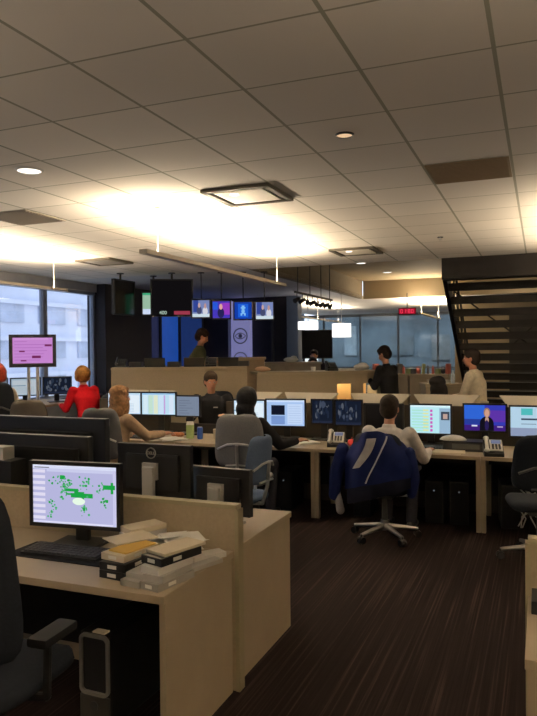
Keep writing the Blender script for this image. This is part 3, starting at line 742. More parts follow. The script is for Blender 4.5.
# ------------------------------------------------------------------ staircase
e = thing('staircase', 'dark steel open riser staircase seen from below on the right', 'staircase', (-.42, 10.5, 0))
n = 16; rise = .186; run = .30; hw = .95
def sp_(i): return (.2+i*run, 2.93-i*rise)
for s in (-1, 1):
    y0, z0 = sp_(-.3); y1, z1 = sp_(n-.4)
    k = B(); k.prism([(y0, z0-.17), (y0, z0+.16), (y1, z1+.16), (y1, z1-.17)], s*hw-.03, s*hw+.03, axis='x'); k.out('stringer', STEEL, e)
    k = B()
    for j in range(0, 9): yy, zz = sp_(j*1.9); k.cyl((s*hw, yy, zz+.1), (s*hw, yy, zz+1.0 if zz < 2.1 else 3.2), .014)
    ya, za = sp_(3.4); yb, zb = sp_(n-.8); k.cyl((s*hw, ya, za+.95), (s*hw, yb, zb+1.0), .02)
    for q in (.3, .5, .7): k.cyl((s*hw, ya, za+q), (s*hw, yb, zb+q), .006)
    k.out('railing', STEEL, e)
for i in range(n):
    y, z = sp_(i); B().box((0, y, z), (hw*2-.06, .29, .06)).box((0, y-.13, z-.035), (hw*2-.06, .025, .12)).out('tread', STEEL, e)
k = B(); k.box((1.2, -.14, 2.95), (4.3, .1, .30)); k.box((1.2, -.05, 2.80), (4.3, .3, .03)); k.out('landing_beam', STEEL, e)
k = B(); ya, za = sp_(1); yb, zb = sp_(6)
k.cyl((-hw+.05, ya, za-.05), (hw*.3, yb, zb-.05), .012); k.cyl((hw, ya, za-.05), (-hw*.1, yb, zb-.05), .012); k.out('cross_brace', STEEL, e)
b = B(); b.box((.75, 18.2, 1.35), (3.0, .1, 2.7)); struct(b.out('door_1', mat('dark_door', (.03, .024, .02), .4, noise=.1)))
l = bpy.data.lights.new('stairwell_lamp', 'AREA'); l.size = 1.2; l.energy = 14; l.color = (1, .82, .58)
e = thing('square_ceiling_light', 'square ceiling light above the back of the staircase', 'ceiling light', (-.3, 16.7, CX)); 
B().box((0, 0, -.02), (1.2, .6, .04)).out('frame', WHPL, e); B().box((0, 0, -.043), (1.1, .5, .006)).out('diffuser', em((1, .88, .7), .8), e)
o = bpy.data.objects.new('stairwell_lamp', l); COL.objects.link(o); o.parent = e; o.location = (0, 0, -.06)

# ------------------------------------------------------------------ raised counters
def counter(label, A, Bp, bulge, z0, h, depth, name='news_counter', niches=()):
    A = Vector((*A, 0)); Bp = Vector((*Bp, 0)); d = (Bp-A); L = d.length; d.normalize(); nrm = Vector((d.y, -d.x, 0))
    rz = math.atan2(d.y, d.x); c = (A+Bp)/2
    e = thing(name, label, 'counter', (c.x, c.y, z0), rz)
    N = 24
    def fr(u): return -bulge*(1-(2*u-1)**2)        # local y of the front face
    def ring(z0_, z1_, off0, off1, over=0, m=LAM, nm='front_panel', u0=0, u1=1):
        po = [((u-.5)*L, fr(u)+off0) for u in [u0+(u1-u0)*i/N for i in range(N+1)]] + [((u-.5)*L, fr(u)+off1) for u in [u0+(u1-u0)*i/N for i in range(N, -1, -1)]]
        k = B()
        # build as quads strip for clean shading
        for i in range(N):
            a, b_ = po[i], po[i+1]; cc, dd = po[2*N-i], po[2*N+1-i]
            k.prism([a, b_, cc, dd], z0_, z1_)
        bmesh.ops.remove_doubles(k.bm, verts=k.bm.verts, dist=1e-5)
        inner = [f for f in k.bm.faces if abs(f.normal.z) < .1 and abs(f.normal.x) > .9 and abs(abs(f.calc_center_median().x)-L/2) > .02 and (u1-u0) > .95]
        return k.out(nm, m, e)
    return e, ring, L, fr
e, ring, L, fr = counter('long tan curved counter on the raised floor at left centre', (-6.42, 9.12), (-4.42, 10.0), .20, 0, 1.5, .6)
ring(.0, 1.46, 0, .05, m=FAB); ring(1.46, 1.50, -.03, .62, m=LAME, nm='countertop')
B().box((-L/2+.02, .3, .73), (.04, .58, 1.45)).out('end_panel', WHPL, e); B().box((L/2-.02, .3, .73), (.04, .58, 1.45)).out('end_panel', LAM, e)  # left end panel whitened to stand in for daylight from the windows
e, ring, L, fr = counter('tan curved bar height counter right of centre with open niches below', (-4.28, 10.08), (-2.50, 11.25), .12, 0, 1.4, .6)
ring(1.19, 1.36, 0, .05, m=FAB); ring(1.36, 1.40, -.03, .62, m=LAME, nm='countertop')
ring(0, 1.19, .0, .05, m=FAB, nm='pier', u1=.62); ring(0, 1.19, .0, .05, m=FAB, nm='pier', u0=.74, u1=.84)
B().box((.45, .55, .6), (L/2, .03, 1.18)).out('back_board', mat('honey_wood', (.75, .50, .24), .5, noise=.1, nscale=4), e)
B().box((L/2-.03, .3, .57), (.05, .5, 1.12)).out('pier', WHP, e)
area('niche_lamp', (.55, .3, 1.335), .9, .08, 6, (1, .72, .38), rot=(R(20), 0, 0), parent=e)
B().box((.55, .3, 1.345), (1.0, .05, .012)).out('lamp_strip', em((1, .8, .5), 1), e)
e = thing('back_desk', 'brown boxy desk standing behind the left curved counter', 'desk', (-5.35, 11.3, .35), R(22))
B().box((0, 0, .64), (1.3, .6, 1.2)).out('body', mat('brown_laminate', (.30, .21, .13), .5, noise=.1), e); B().box((0, 0, 1.26), (1.36, .66, .04), bev=.005).out('top', LAME, e)
e = thing('grey_desk', 'dark grey counter desk below the emblem column', 'desk', (-4.95, 12.9, .35), R(22))
B().box((0, 0, .57), (1.6, .6, 1.1)).out('body', mat('taupe_laminate', (.20, .17, .14), .6, noise=.1), e); B().box((0, 0, 1.14), (1.66, .66, .04), bev=.005).out('top', mat('taupe_top', (.25, .21, .17), .5), e)

# clutter on the left counter
def laptop(label, x, y, z, rz, closed=False, group=None):
    e = thing('laptop', label, 'laptop', (x, y, z), rz, group)
    B().box((0, 0, .012), (.33, .23, .02), bev=.004).out('keyboard_base', BLK, e); B().box((0, .135, .075 if not closed else .1), (.33, .014, .15), rot=(R(-15), 0, 0), bev=.004).out('lid', BLK, e)
def phone(label, x, y, z, rz, dark=False, group=None):
    e = thing('desk_phone', label, 'telephone', (x, y, z), rz, group)
    pm = BLK if dark else SIL
    k = B(); k.prism([(-.11, 0), (.10, 0), (.10, .13), (-.11, .03)], -.09, .09, axis='x'); k.out('body', pm if dark else BLK, e)
    sl = math.atan2(.10, .21)
    B().box((.025, 0.0, .093), (.115, .19, .012), rot=(sl, 0, 0), bev=.003).out('face_plate', pm, e)
    B().box((.025, .045, .122), (.09, .06, .004), rot=(sl, 0, 0)).out('display', em(srgb(120, 125, 150), .8) if not dark else DGR, e)
    k = B()
    for i in range(3):
        for j in range(4): k.box((-.005+i*.03, -.065+j*.02, .073+j*.0095), (.02, .012, .008), rot=(sl, 0, 0))
    k.out('keypad', DGR, e)
    h = B(); h.tube([(-.062, -.09, .065), (-.062, 0, .125), (-.062, .09, .155)], .017, 10); h.sph((-.062, -.09, .06), (.028, .03, .022)); h.sph((-.062, .09, .15), (.028, .03, .022)); h.out('handset', pm, e, smooth=True)
def box_item(name, label, cat, x, y, z, d, rz, m, group=None, strip=None):
    e = thing(name, label, cat, (x, y, z), rz, group)
    B().box((0, 0, d[2]/2), d, bev=.003).out('case', m, e)
    if strip: B().box((0, -d[1]/2-.0008, d[2]/2), (d[0]*.6, .0016, d[2]*.5)).out('label_strip', strip, e)
    return e
def cpos(t, back=.25):   # along the left counter
    x = -6.42+t*2.0; y = 9.12+t*.88; o = -.20*(1-(2*t-1)**2)+back
    return x-o*.39, y+o*.92
for i, (t, kd) in enumerate(((.05, 'p'), (.17, 'b'), (.32, 'l'), (.46, 'b'), (.61, 'l'), (.73, 'p'), (.86, 'l'), (.97, 'b'))):
    x, y = cpos(t, .3); pos = ['at its left end', 'beside the leftmost phone', 'left of the middle', 'just left of the middle', 'in the middle', 'in front of the standing man', 'right of the standing man', 'at its right end'][i]
    if kd == 'p': phone('black desk phone on the left curved counter, '+pos, x, y, 1.5, R(25), True)
    elif kd == 'l': laptop('black open laptop on the left curved counter, '+pos, x, y, 1.5, R(25+180))
    else: box_item('equipment_box', 'low black equipment box on the left curved counter, '+pos, 'box', x, y, 1.5, (.2, .2, .085), R(20), BLK)
# on the right counter
def cpos2(t, back=.3):
    x = -4.28+t*1.78; y = 10.08+t*1.17; o = -.12*(1-(2*t-1)**2)+back
    return x-o*.57, y+o*.82
x, y = cpos2(.62); phone('dark desk phone on the right curved counter beside the white folded paper', x, y, 1.4, R(30), True)
x, y = cpos2(.73); o = B().box((0, 0, .01), (.3, .22, .02), bev=.003).box((.02, .01, .027), (.28, .2, .014), rot=(0, 0, .2)).out('paper_stack', PAPER, None, (x, y, 1.4), (0, 0, R(40))); tag(o, 'stack of white papers on the right curved counter', 'papers')
x, y = cpos2(.88); o = B().sph((0, 0, .055), (.14, .1, .055)).sph((.02, 0, .09), (.09, .07, .04)).out('white_bag', PAPER, None, (x, y, 1.4), (0, 0, R(40)), smooth=True); tag(o, 'crumpled white bag at the right end of the right curved counter', 'bag')
x, y = cpos2(.47); o = B().cyl((0, 0, 0), (0, 0, .07), .035, .042, 16).out('paper_cup', PAPER, None, (x, y, 1.4), smooth=True); tag(o, 'short white cup on the right curved counter', 'cup')
x, y = cpos2(.06, .2); o = B().sph((0, 0, .045), (.13, .07, .045)).sph((.07, .02, .04), (.07, .06, .03)).out('tissue_heap', mat('orange_cloth', (.65, .42, .28), .9), None, (x, y, 1.4), smooth=True); tag(o, 'orange beige crumpled cloth at the left end of the right counter', 'cloth')
o = B().sph((0, 0, .05), (.16, .09, .05)).sph((.06, 0, .09), (.07, .06, .04)).out('plastic_bag', PAPER, None, (-4.72, 12.9, 1.51), (0, 0, 0), smooth=True); tag(o, 'crumpled white plastic bag on the grey desk by the emblem column', 'bag')

# ------------------------------------------------------------------ middle desk row
def desk(label, loc, rz, w=1.652, d=.82, group=None):
    e = thing('office_desk', label, 'desk', loc, rz, group)
    B().box((0, d/2, .7125), (w, d, .035), bev=.004).out('desktop', LAM, e)
    for sx in (-1, 1):
        for y in (.05, d-.06): B().box((sx*(w/2-.0215), y, .3475), (.041, .06, .695), bev=.003).out('leg', LAM, e)
    B().box((0, d-.10, .45), (w-.12, .018, .46)).out('modesty_panel', BLKM, e)
    B().box((0, .05, .675), (w-.14, .03, .04)).out('cross_bar', BLKM, e)
    return e
FY = 6.66
dk = desk('tan desk behind the chair draped in a blue jacket', (-1.365, FY, 0), 0, group='tan desks of the middle row')
dup(dk, (-3.02, FY, 0), 0, 'tan desk where the black hooded person works'); dup(dk, (-4.675, FY, 0), 0, 'tan desk where the long haired woman in beige works'); dup(dk, (.29, FY, 0), 0, 'tan desk at the right edge behind the dark task chair')
for x, l in ((-1.365, 'tan desk back to back with the blue jacket desk'), (-3.02, 'tan desk back to back with the hooded person\'s desk'), (-4.675, 'tan desk in front of the man facing the camera'), (.29, 'tan desk back to back with the rightmost desk')):
    dup(dk, (x, 8.46, 0), PI, l, 'tan desks facing the middle row')
def divider(label, x0, x1, h=1.13, wings=()):
    e = thing('desk_divider', label, 'divider', ((x0+x1)/2, 7.56, 0), 0, 'dividers between the desk rows')
    w = x1-x0-.01
    B().box((0, 0, h/2), (w, .05, h), bev=.004).out('panel', mat('divider_dark', (.05, .042, .034), .9, noise=.1), e)
    for a, b_, kind in wings:
        c = (a+b_)/2-(x0+x1)/2; hw_ = (b_-a)/2
        k = B()
        y0, z0, y1, z1 = .0, h+.005, .13, h+.115; ins = .10
        pts = [(-hw_+ins, y0, z0), (hw_-ins, y0, z0), (hw_, y1, z1), (-hw_, y1, z1)]
        t = Vector((0, .010, -.012))
        lo = [k.bm.verts.new(Vector(p)+Vector((c, 0, 0))) for p in pts]; hi = [k.bm.verts.new(Vector(p)+Vector((c, 0, 0))+t) for p in pts]
        k.bm.faces.new(lo); k.bm.faces.new(hi[::-1])
        for i in range(4): k.bm.faces.new((lo[i], lo[(i+1) % 4], hi[(i+1) % 4], hi[i]))
        bmesh.ops.recalc_face_normals(k.bm, faces=k.bm.faces)
        k.out('slanted_top', WHP, e)
divider('desk divider behind the long haired woman\'s monitors', -5.5, -4.42, wings=((-5.3, -4.82, 0), (-4.80, -4.42, 0)))
divider('low desk divider in front of the man facing the camera', -4.42, -3.62, .84)
divider('desk divider with pale slanted tops behind the hooded person\'s monitors', -3.62, -2.19, wings=((-3.42, -2.93, 0), (-2.90, -2.22, 0)))
divider('desk divider with pale slanted tops behind the blue jacket chair', -2.19, -.54, wings=((-2.07, -1.37, 0), (-1.34, -.62, 0)))
divider('desk divider with pale slanted top at the right edge', -.54, 1.11, wings=((-.42, .34, 0),))

MY = 7.28; DZ = .73
mons = [(-4.945, .49, .30, 'doc', 'monitor left of the pair in front of the long haired woman', .215), (-4.44, .48, .30, 'sheet', 'monitor right of the pair in front of the long haired woman, columns of text', .22), (-4.03, .33, .27, 'dim', 'dim grey monitor beside the man facing the camera', .215),
        (-3.205, .41, .31, 'doc', 'monitor half hidden by the black hooded person', .14), (-2.745, .48, .33, 'panes', 'bright blue white monitor with a black window, right of the hooded person', .135), (-2.30, .27, .29, 'video', 'small dark video monitor left of its pair', .18), (-1.995, .32, .30, 'video', 'dark video monitor right of its pair, beside the man in white', .17),
        (-1.60, .44, .33, 'off', 'switched off black monitor behind the seated man in white', .105), (-1.10, .45, .33, 'rundown', 'pale teal monitor with a small picture, right of the seated man', .11), (-.545, .44, .30, 'anchor', 'monitor showing a news presenter on a blue purple set', .155), (-.09, .44, .33, 'news', 'pale monitor with a teal picture at the right edge', .115)]
for i, (x, w, h, kd, lb, bt) in enumerate(mons):
    mm = monitor(lb, x, MY+(.02 if kd != 'dim' else .03), DZ, w, h, kd, rz=R(rnd.uniform(2, 8)), bottom=bt, seed=i+5, strength=1.0)
    if kd == 'anchor': B().box((0, .02, bt+h+.012), (.08, .03, .022), bev=.006).out('webcam', SIL, mm)
def keyboard(label, x, y, z, rz, m=BLK, group=None):
    e = thing('keyboard', label, 'keyboard', (x, y, z), rz, group)
    k = B(); k.prism([(-.075, 0), (.075, 0), (.075, .022), (-.075, .012)], -.225, .225, axis='x'); k.out('tray', m, e)
    k = B()
    for r in range(5):
        for c in range(15): k.box((-.203+c*.029, -.052+r*.027, .0165+r*.0018), (.024, .022, .009))
    k.out('keys', DGR if m is BLK else WHPL, e)
    return e
kb = keyboard('black keyboard in front of the columned monitor', -4.5, 6.86, DZ, 0, group='keyboards on the middle row')
dup(kb, (-2.9, 6.88, DZ), R(-4), 'black keyboard in front of the hooded person'); dup(kb, (-1.4, 6.86, DZ), 0, 'black keyboard in front of the seated man in white'); dup(kb, (-1.02, 7.05, DZ), R(6), 'black keyboard in front of the pale teal monitor'); 
phone('grey desk phone left of the seated man in white', -2.03, 6.93, DZ, R(12)); phone('grey desk phone on the black box at the right', -.43, 6.80, DZ, R(8))
o = B().sph((0, 0, .038), (.045, .045, .04)).cyl((0, 0, .07), (.008, 0, .10), .012, .004, 8).out('red_fruit', RED, None, (-1.87, 6.95, DZ), smooth=True)
tag(o, 'small red round ornament with a pointed top beside the grey phone', 'ornament')
o = B(); 
for i in range(5): o.box((rnd.uniform(-.02, .02), rnd.uniform(-.02, .02), .003+i*.004), (.22, .29, .003), rot=(0, 0, rnd.uniform(-.5, .5)))
tag(o.out('loose_papers', PAPER, None, (-2.42, 7.0, DZ), (0, 0, R(-30))), 'loose white papers right of the hooded person', 'papers')
o = B()
for i in range(4): o.box((rnd.uniform(-.02, .02), rnd.uniform(-.02, .02), .003+i*.004), (.24, .3, .003), rot=(0, 0, rnd.uniform(-.4, .4)))
tag(o.out('loose_papers', PAPER, None, (-3.98, 6.84, DZ), (0, 0, R(40))), 'loose white papers under the long haired woman\'s hand', 'papers')
o = B()
for i in range(3): o.box((rnd.uniform(-.02, .02), rnd.uniform(-.02, .02), .003+i*.004), (.42, .24, .003), rot=(0, 0, rnd.uniform(-.1, .1)))
tag(o.out('loose_papers', CREAM, None, (-.92, 6.84, DZ), (0, 0, R(4))), 'flat cream papers in front of the black box', 'papers')
bx = box_item('black_box', 'long low black equipment box in front of the news presenter monitor', 'box', -.70, 7.06, DZ, (.44, .24, .10), R(0), BLK, strip=DGR)
e = thing('computer_mouse', 'pale rounded lump shaped cover on the black box', 'lump'); bpy.data.objects.remove(e)
e = thing('white_bowl', 'upturned white oval dish on top of the black box', 'dish', (-.83, 7.03, .83)); 
B().sph((0, 0, .0), (.13, .085, .05)).out('dome', WHPL, e, smooth=True); B().cyl((0, 0, 0), (0, 0, .006), .13, n=30).out('rim', WHPL, e); e.children[1].scale = (1.03, .68, 1)
e.location.z = .832
bmd = e.children[0].data
for v in bmd.vertices: v.co.z = max(v.co.z, 0)
# desk clutter by the woman and the hooded person
e = thing('juice_carton', 'green and white carton left of the blue can', 'carton', (-3.83, 7.0, DZ), R(15)); B().box((0, 0, .08), (.08, .07, .16), bev=.003).out('body', mat('green_card', (.35, .48, .18), .6, noise=.2), e); B().prism([(-.035, .16), (.035, .16), (0, .20)], -.04, .04, axis='x').out('gable', PAPER, e)
e = thing('drink_can', 'blue can between the green carton and the pale cup', 'can', (-3.69, 6.98, DZ)); B().cyl((0, 0, .01), (0, 0, .13), .034, n=20).cyl((0, 0, 0), (0, 0, .01), .028, .034, 20).cyl((0, 0, .13), (0, 0, .14), .034, .027, 20).out('body', mat('blue_can', (.03, .08, .35), .3), e, smooth=True); B().cyl((0, 0, .14), (0, 0, .142), .026, n=20).out('lid', ALU, e)
e = thing('coffee_machine', 'pale coffee mug stand beside the blue can', 'mug', (-3.48, 7.02, DZ)); B().cyl((0, 0, 0), (0, 0, .12), .05, .055, 20).out('cup', CREAM, e, smooth=True); B().tube([(.05, 0, .03), (.085, 0, .045), (.085, 0, .09), (.05, 0, .1)], .008).out('handle', CREAM, e); B().box((-.0, .11, .07), (.12, .08, .14), bev=.01).out('stand', CREAM, e)
e.name = 'mug_with_stand'
o = B().sph((0, 0, .03), (.07, .05, .03)).sph((.04, .03, .03), (.05, .04, .028)).out('orange_bag', mat('orange_wrap', (.55, .2, .08), .5), None, (-4.05, 7.06, DZ), smooth=True); tag(o, 'crumpled orange snack bag below the dim grey monitor', 'snack bag')
# under the desks
def tower(label, x, y, z, rz, group=None, d=(.18, .44, .42)):
    e = thing('computer_tower', label, 'computer', (x, y, z), rz, group)
    B().box((0, 0, d[2]/2+.01), d, bev=.006).out('case', BLK, e); B().box((0, -d[1]/2-.004, d[2]/2+.01), (d[0]*.9, .01, d[2]*.95), bev=.003).out('front_panel', BLKM, e)
    B().cyl((0, -d[1]/2-.013, d[2]*.8), (0, -d[1]/2-.008, d[2]*.8), .008, n=10).out('power_button', em((.25, .3, .35), .5), e)
tw = [(-2.62, 'black computer tower under the hooded person\'s desk'), (-1.75, 'black computer tower left of the jacket chair\'s base'), (-1.0, 'black computer tower under the pale teal monitor'), (-.78, 'black computer tower just left of the right desk leg'), (-.3, 'black computer tower just right of the right desk leg')]
for i, (x, l) in enumerate(tw): tower(l, x, 7.1, 0, R(rnd.uniform(-8, 8)))
BAGM = mat('black_nylon', (.012, .012, .015), .8, noise=.3, bump=.3)
o = B().pad((0, 0, .2), .42, .4, .2, n=3).tube([(-.08, -.05, .38), (-.07, -.05, .46), (.07, -.05, .46), (.08, -.05, .38)], .012).out('backpack', BAGM, None, (-3.0, 6.95, 0), smooth=True); tag(o, 'slumped dark bag on the floor under the hooded person\'s desk', 'bag')
o = B()
rr = random.Random(4)
for j in range(5):
    p = [(rr.uniform(-.1, .1), rr.uniform(-.05, .05), .05+q*.09) for q in range(6)]
    o.tube(p, .006, 6)
tag(o.out('cable_bundle', SIL, None, (-.12, 6.85, 0)), 'tangle of pale cables hanging under the right desk', 'cables')

# ------------------------------------------------------------------ foreground desks
Y0 = 2.44
e = thing('office_desk', 'large tan foreground desk holding the green map monitor', 'desk', (-1.47, Y0, 0))
B().box((-1.25, .345, .7125), (2.5, .69, .035), bev=.004).out('desktop', LAM, e)
B().box((-.025, .36, .3475), (.03, .66, .695)).out('side_panel', LAM, e)
B().box((-1.25, .66, .40), (2.4, .02, .55)).out('modesty_panel', BLKM, e)
B().box((-2.47, .36, .3475), (.03, .66, .695)).out('side_panel', LAM, e)
e = thing('desk_partition', 'low tan fabric partition behind the green map monitor', 'partition', (-1.46, 3.17, 0))
B().box((-1.3, 0, .47), (2.6, .05, .94)).out('fabric_panel', FAB, e)
B().box((-1.3, 0, .952), (2.61, .062, .022), bev=.003).box((.005, 0, .47), (.022, .062, .94), bev=.003).out('edge_trim', mat('greenish_trim', (.31, .27, .17), .5), e)
e = thing('office_desk', 'tan desk on the far side of the low foreground partition', 'desk', (-1.48, 3.20, 0))
B().box((-1.25, .42, .7125), (2.5, .82, .035), bev=.004).out('desktop', LAM, e)
B().box((-.025, .42, .3475), (.03, .8, .695)).out('side_panel', LAM, e); B().box((-2.47, .42, .3475), (.03, .8, .695)).out('side_panel', LAM, e)
B().box((-1.25, .1, .45), (2.4, .018, .5)).out('modesty_panel', BLKM, e)
e = thing('office_desk', 'tan desk cropped by the bottom right corner of the photo', 'desk', (-.055, 2.37, 0))
B().box((.7, .31, .7125), (1.4, .62, .035), bev=.004).out('desktop', LAM, e)
for x in (.03, 1.37):
    for y in (.04, .57): B().box((x, y, .3475), (.045, .05, .695)).out('leg', LAM, e)
B().box((.7, .55, .45), (1.3, .018, .46)).out('modesty_panel', BLKM, e)
e = thing('desk_partition', 'low tan partition behind the bottom right desk', 'partition', (-.05, 3.04, 0))
B().box((.7, 0, .47), (1.4, .05, .94)).out('fabric_panel', FAB, e); B().box((.7, 0, .952), (1.41, .062, .022)).box((-.005, 0, .47), (.022, .062, .94)).out('edge_trim', mat('greenish_trim', (1, 1, 1)), e)
box_item('black_box', 'small black box at the back of the bottom right desk', 'box', .06, 2.86, DZ, (.20, .16, .05), 0, BLK)

mA = monitor('foreground monitor showing a map of green patches on lavender', -2.285, 2.90, DZ, .54, .35, 'map', rz=R(6), bottom=.10, seed=12, strength=.95, bez=.02)
keyboard('black keyboard below the green map monitor', -2.24, 2.78, DZ, R(2))
B_ = B().box((0, 0, .003), (.62, .24, .006), bev=.002).out('desk_mat', BLKM, None, (-2.23, 2.79, DZ)); B_.location.z = DZ-.0005; tag(B_, 'thin black mat under the foreground keyboard', 'mat')
for o in bpy.data.objects:
    if o.get('label', '') == 'black keyboard below the green map monitor': o.location.z = DZ+.006
e = thing('computer_mouse', 'black mouse right of the foreground keyboard', 'mouse', (-1.965, 2.86, DZ+.005)); B().sph((0, 0, .014), (.03, .052, .018)).out('shell', BLK, e, smooth=True); B().cyl((0, .025, .026), (0, .035, .031), .006, n=8).out('wheel', DGR, e)
md = monitor('black monitor seen from behind with a round silver logo', -2.185, 3.56, DZ, .51, .315, 'doc', rz=PI, bottom=.15, seed=31, silver=True, strength=.6)
RG = mat('logo_silver', (.55, .52, .45), .3, metal=.6)
k = B(); n = 30
cz = .15+.315-.05
for i in range(n):
    t0, t1 = 2*PI*i/n, 2*PI*(i+1)/n
    for y0, in ((.0635,),):
        k.bm.faces.new([k.bm.verts.new((math.cos(t)*q, y0, cz+math.sin(t)*q)) for t, q in ((t0, .034), (t1, .034), (t1, .028), (t0, .028))])
r_ = bmesh.ops.extrude_face_region(k.bm, geom=list(k.bm.faces)); bmesh.ops.translate(k.bm, verts=[v for v in r_['geom'] if isinstance(v, bmesh.types.BMVert)], vec=(0, -.006, 0))
bmesh.ops.recalc_face_normals(k.bm, faces=k.bm.faces)
lg = k.out('logo_ring', RG, md)
text_part(md, 'DELL', .026, (0, .0615, cz), (PI/2, 0, PI), RG, 'logo_lettering', .002, align='CENTER')
monitor('small black monitor seen from behind at the right end of the far desk', -1.77, 3.62, DZ, .42, .275, 'dim', rz=PI+R(-6), bottom=.06, seed=32, silver=True, strength=.6)
# broad black television backs at the left
def bigback(label, x, y, w, h, bot, dep, seed, steps=True):
    e = thing('desktop_television', label, 'television', (x, y, DZ), PI)
    k = B(); k.box((0, .03, bot+h/2), (w, .06, h), bev=.01); k.out('housing', BLK, e)
    B().box((0, .06+dep/2, bot+h*.46), (w*.86, dep, h*.72), bev=.02).out('rear_cover', BLKM, e)
    add_screen(e, w-.06, h-.06, 'dim', (0, -.001, bot+h/2), seed, strength=.5)
    B().box((0, .05, bot/2+.03), (.2, .08, bot+.06)).box((0, .05, .012), (w*.5, .26, .024), bev=.005).out('stand', BLK, e)
bigback('large black television seen from behind on the far desk at left', -3.40, 3.86, 1.34, .50, .075, .08, 40)
bigback('lower black display seen from behind in front of the large television', -3.08, 3.58, .84, .40, .09, .05, 41)
box_item('speaker_box', 'small silver box on top of the black box at the left edge', 'box', -3.22, 3.36, DZ+.3505, (.14, .10, .08), 0, SIL); 
box_item('black_box', 'black equipment box under the silver one on the far desk', 'box', -3.18, 3.36, DZ, (.22, .14, .35), 0, BLK)

# tapes and papers on the foreground desk
GB = mat('grey_tape_case', (.32, .30, .27), .45, noise=.05); CL = mat('clear_grey_case', (.45, .43, .40), .3, noise=.05)
tg = 'tape boxes piled on the foreground desk'
def tape(lab, x, y, z, d, deg, m, strip=None, pg=None): 
    e = box_item('tape_box', lab, 'tape box', x, y, z, d, R(deg), m, tg, None)
    if strip:
        B().box((0, -d[1]/2-.0008, d[2]/2), (d[0]*.34, .0016, d[2]*.45)).out('label_strip', strip, e)
        B().box((d[0]/2+.0008, -.03, d[2]/2), (.0016, d[1]*.2, d[2]*.45)).out('label_strip', strip, e)
tape('black tape box at the bottom of the left stack', -1.79, 2.675, DZ, (.145, .26, .036), -6, BLK, PAPER)
tape('black tape box second from the bottom of the left stack', -1.795, 2.68, DZ+.0365, (.145, .26, .036), -4, BLK, PAPER)
tape('cream tape box on the left stack under the yellow sheet', -1.80, 2.70, DZ+.073, (.14, .25, .032), -9, CREAM, PAPER)
o = B().box((0, 0, .004), (.11, .2, .008), bev=.001).out('yellow_pad', mat('yellow_paper', (.62, .40, .10), .7), None, (-1.79, 2.70, DZ+.105), (0, 0, R(-12))); tag(o, 'yellow notepad lying on the left stack of tape boxes', 'notepad')
o = B().box((0, 0, .003), (.16, .22, .006), bev=.001).out('cream_folder', CREAM, None, (-1.87, 2.80, DZ+.114), (0, 0, R(-30))); tag(o, 'cream folder sliding off the left stack of tape boxes', 'folder')
tape('flat grey tape case between the two black stacks, lower', -1.655, 2.60, DZ, (.11, .22, .028), -8, GB)
tape('flat grey tape case between the two black stacks, upper', -1.66, 2.62, DZ+.0285, (.10, .19, .022), -3, CL)
tape('grey tape case at the bottom of the right stack', -1.545, 2.60, DZ, (.11, .24, .034), -12, GB, PAPER)
tape('pale tape case second from the bottom of the right stack', -1.545, 2.605, DZ+.0345, (.11, .22, .030), -6, CL)
tape('grey tape case third from the bottom of the right stack', -1.55, 2.61, DZ+.065, (.11, .22, .030), -14, WHPL)
tape('black tape box near the top of the right stack', -1.55, 2.65, DZ+.0955, (.13, .25, .036), -16, BLK, PAPER)
tape('cream sleeve topping the right stack', -1.545, 2.68, DZ+.132, (.13, .25, .014), -18, CREAM)
tape('white tape case at the bottom of the back stack by the partition', -1.93, 3.0, DZ, (.13, .22, .035), -22, WHPL)
tape('grey tape case in the middle of the back stack by the partition', -1.93, 3.0, DZ+.0355, (.13, .22, .035), -26, mat('blue_grey_case', (.32, .35, .42), .4))
tape('white tape case third in the back stack by the partition', -1.925, 3.0, DZ+.071, (.125, .21, .030), -20, WHPL)
tape('cream tape case on top of the back stack by the partition', -1.925, 3.0, DZ+.1015, (.12, .21, .028), -28, CREAM)
o = B(); rr = random.Random(9)
for i in range(12): o.box((rr.uniform(-.05, .05), rr.uniform(-.05, .05), .004+i*.008), (.15, .20, .0015), rot=(rr.uniform(-.16, .16), rr.uniform(-.16, .16), rr.uniform(-1, 1)))
tag(o.out('paper_heap', PAPER, None, (-1.69, 2.93, DZ+.018)), 'untidy heap of white papers behind the tape stacks', 'papers')
tape('thin pale case leaning at the right end of the desk, front one', -1.50, 2.86, DZ, (.06, .2, .02), -20, CL); tape('thin white case at the right end of the desk, back one', -1.545, 2.98, DZ, (.08, .18, .026), -35, WHPL)

# silver fronted computer tower under the foreground desk
e = thing('computer_tower', 'black computer tower with a silver rounded front frame under the foreground desk', 'computer', (-1.93, 2.83, 0), R(-2))
B().box((0, 0, .225), (.17, .46, .44), bev=.008).out('case', BLK, e)
def rring(w, h, r, n=6):
    p = []
    for cx, cy, a in ((w/2-r, h/2-r, 0), (-w/2+r, h/2-r, 90), (-w/2+r, -h/2+r, 180), (w/2-r, -h/2+r, 270)):
        for i in range(n+1): t = R(a+90*i/n); p.append((cx+r*math.cos(t), cy+r*math.sin(t)))
    return p
k = B(); A_ = rring(.165, .285, .03); I_ = rring(.14, .255, .02); N_ = len(A_)
for i in range(N_):
    j = (i+1) % N_; k.prism([A_[i], A_[j], I_[j], I_[i]], -.245, -.225, axis='y')
for v in k.bm.verts: v.co.z += .30
k.out('front_frame', mat('dull_silver', (.24, .225, .205), .4, metal=.4), e)
B().box((0, -.232, .08), (.165, .02, .15), bev=.006).out('lower_front', mat('graphite', (.06, .056, .05), .4, metal=.3), e)
B().cyl((0, -.245, .11), (0, -.24, .11), .022, n=20).out('emblem', DGR, e); B().box((.02, -.21, .449), (.07, .04, .008), bev=.002).out('latch', CREAM, e)

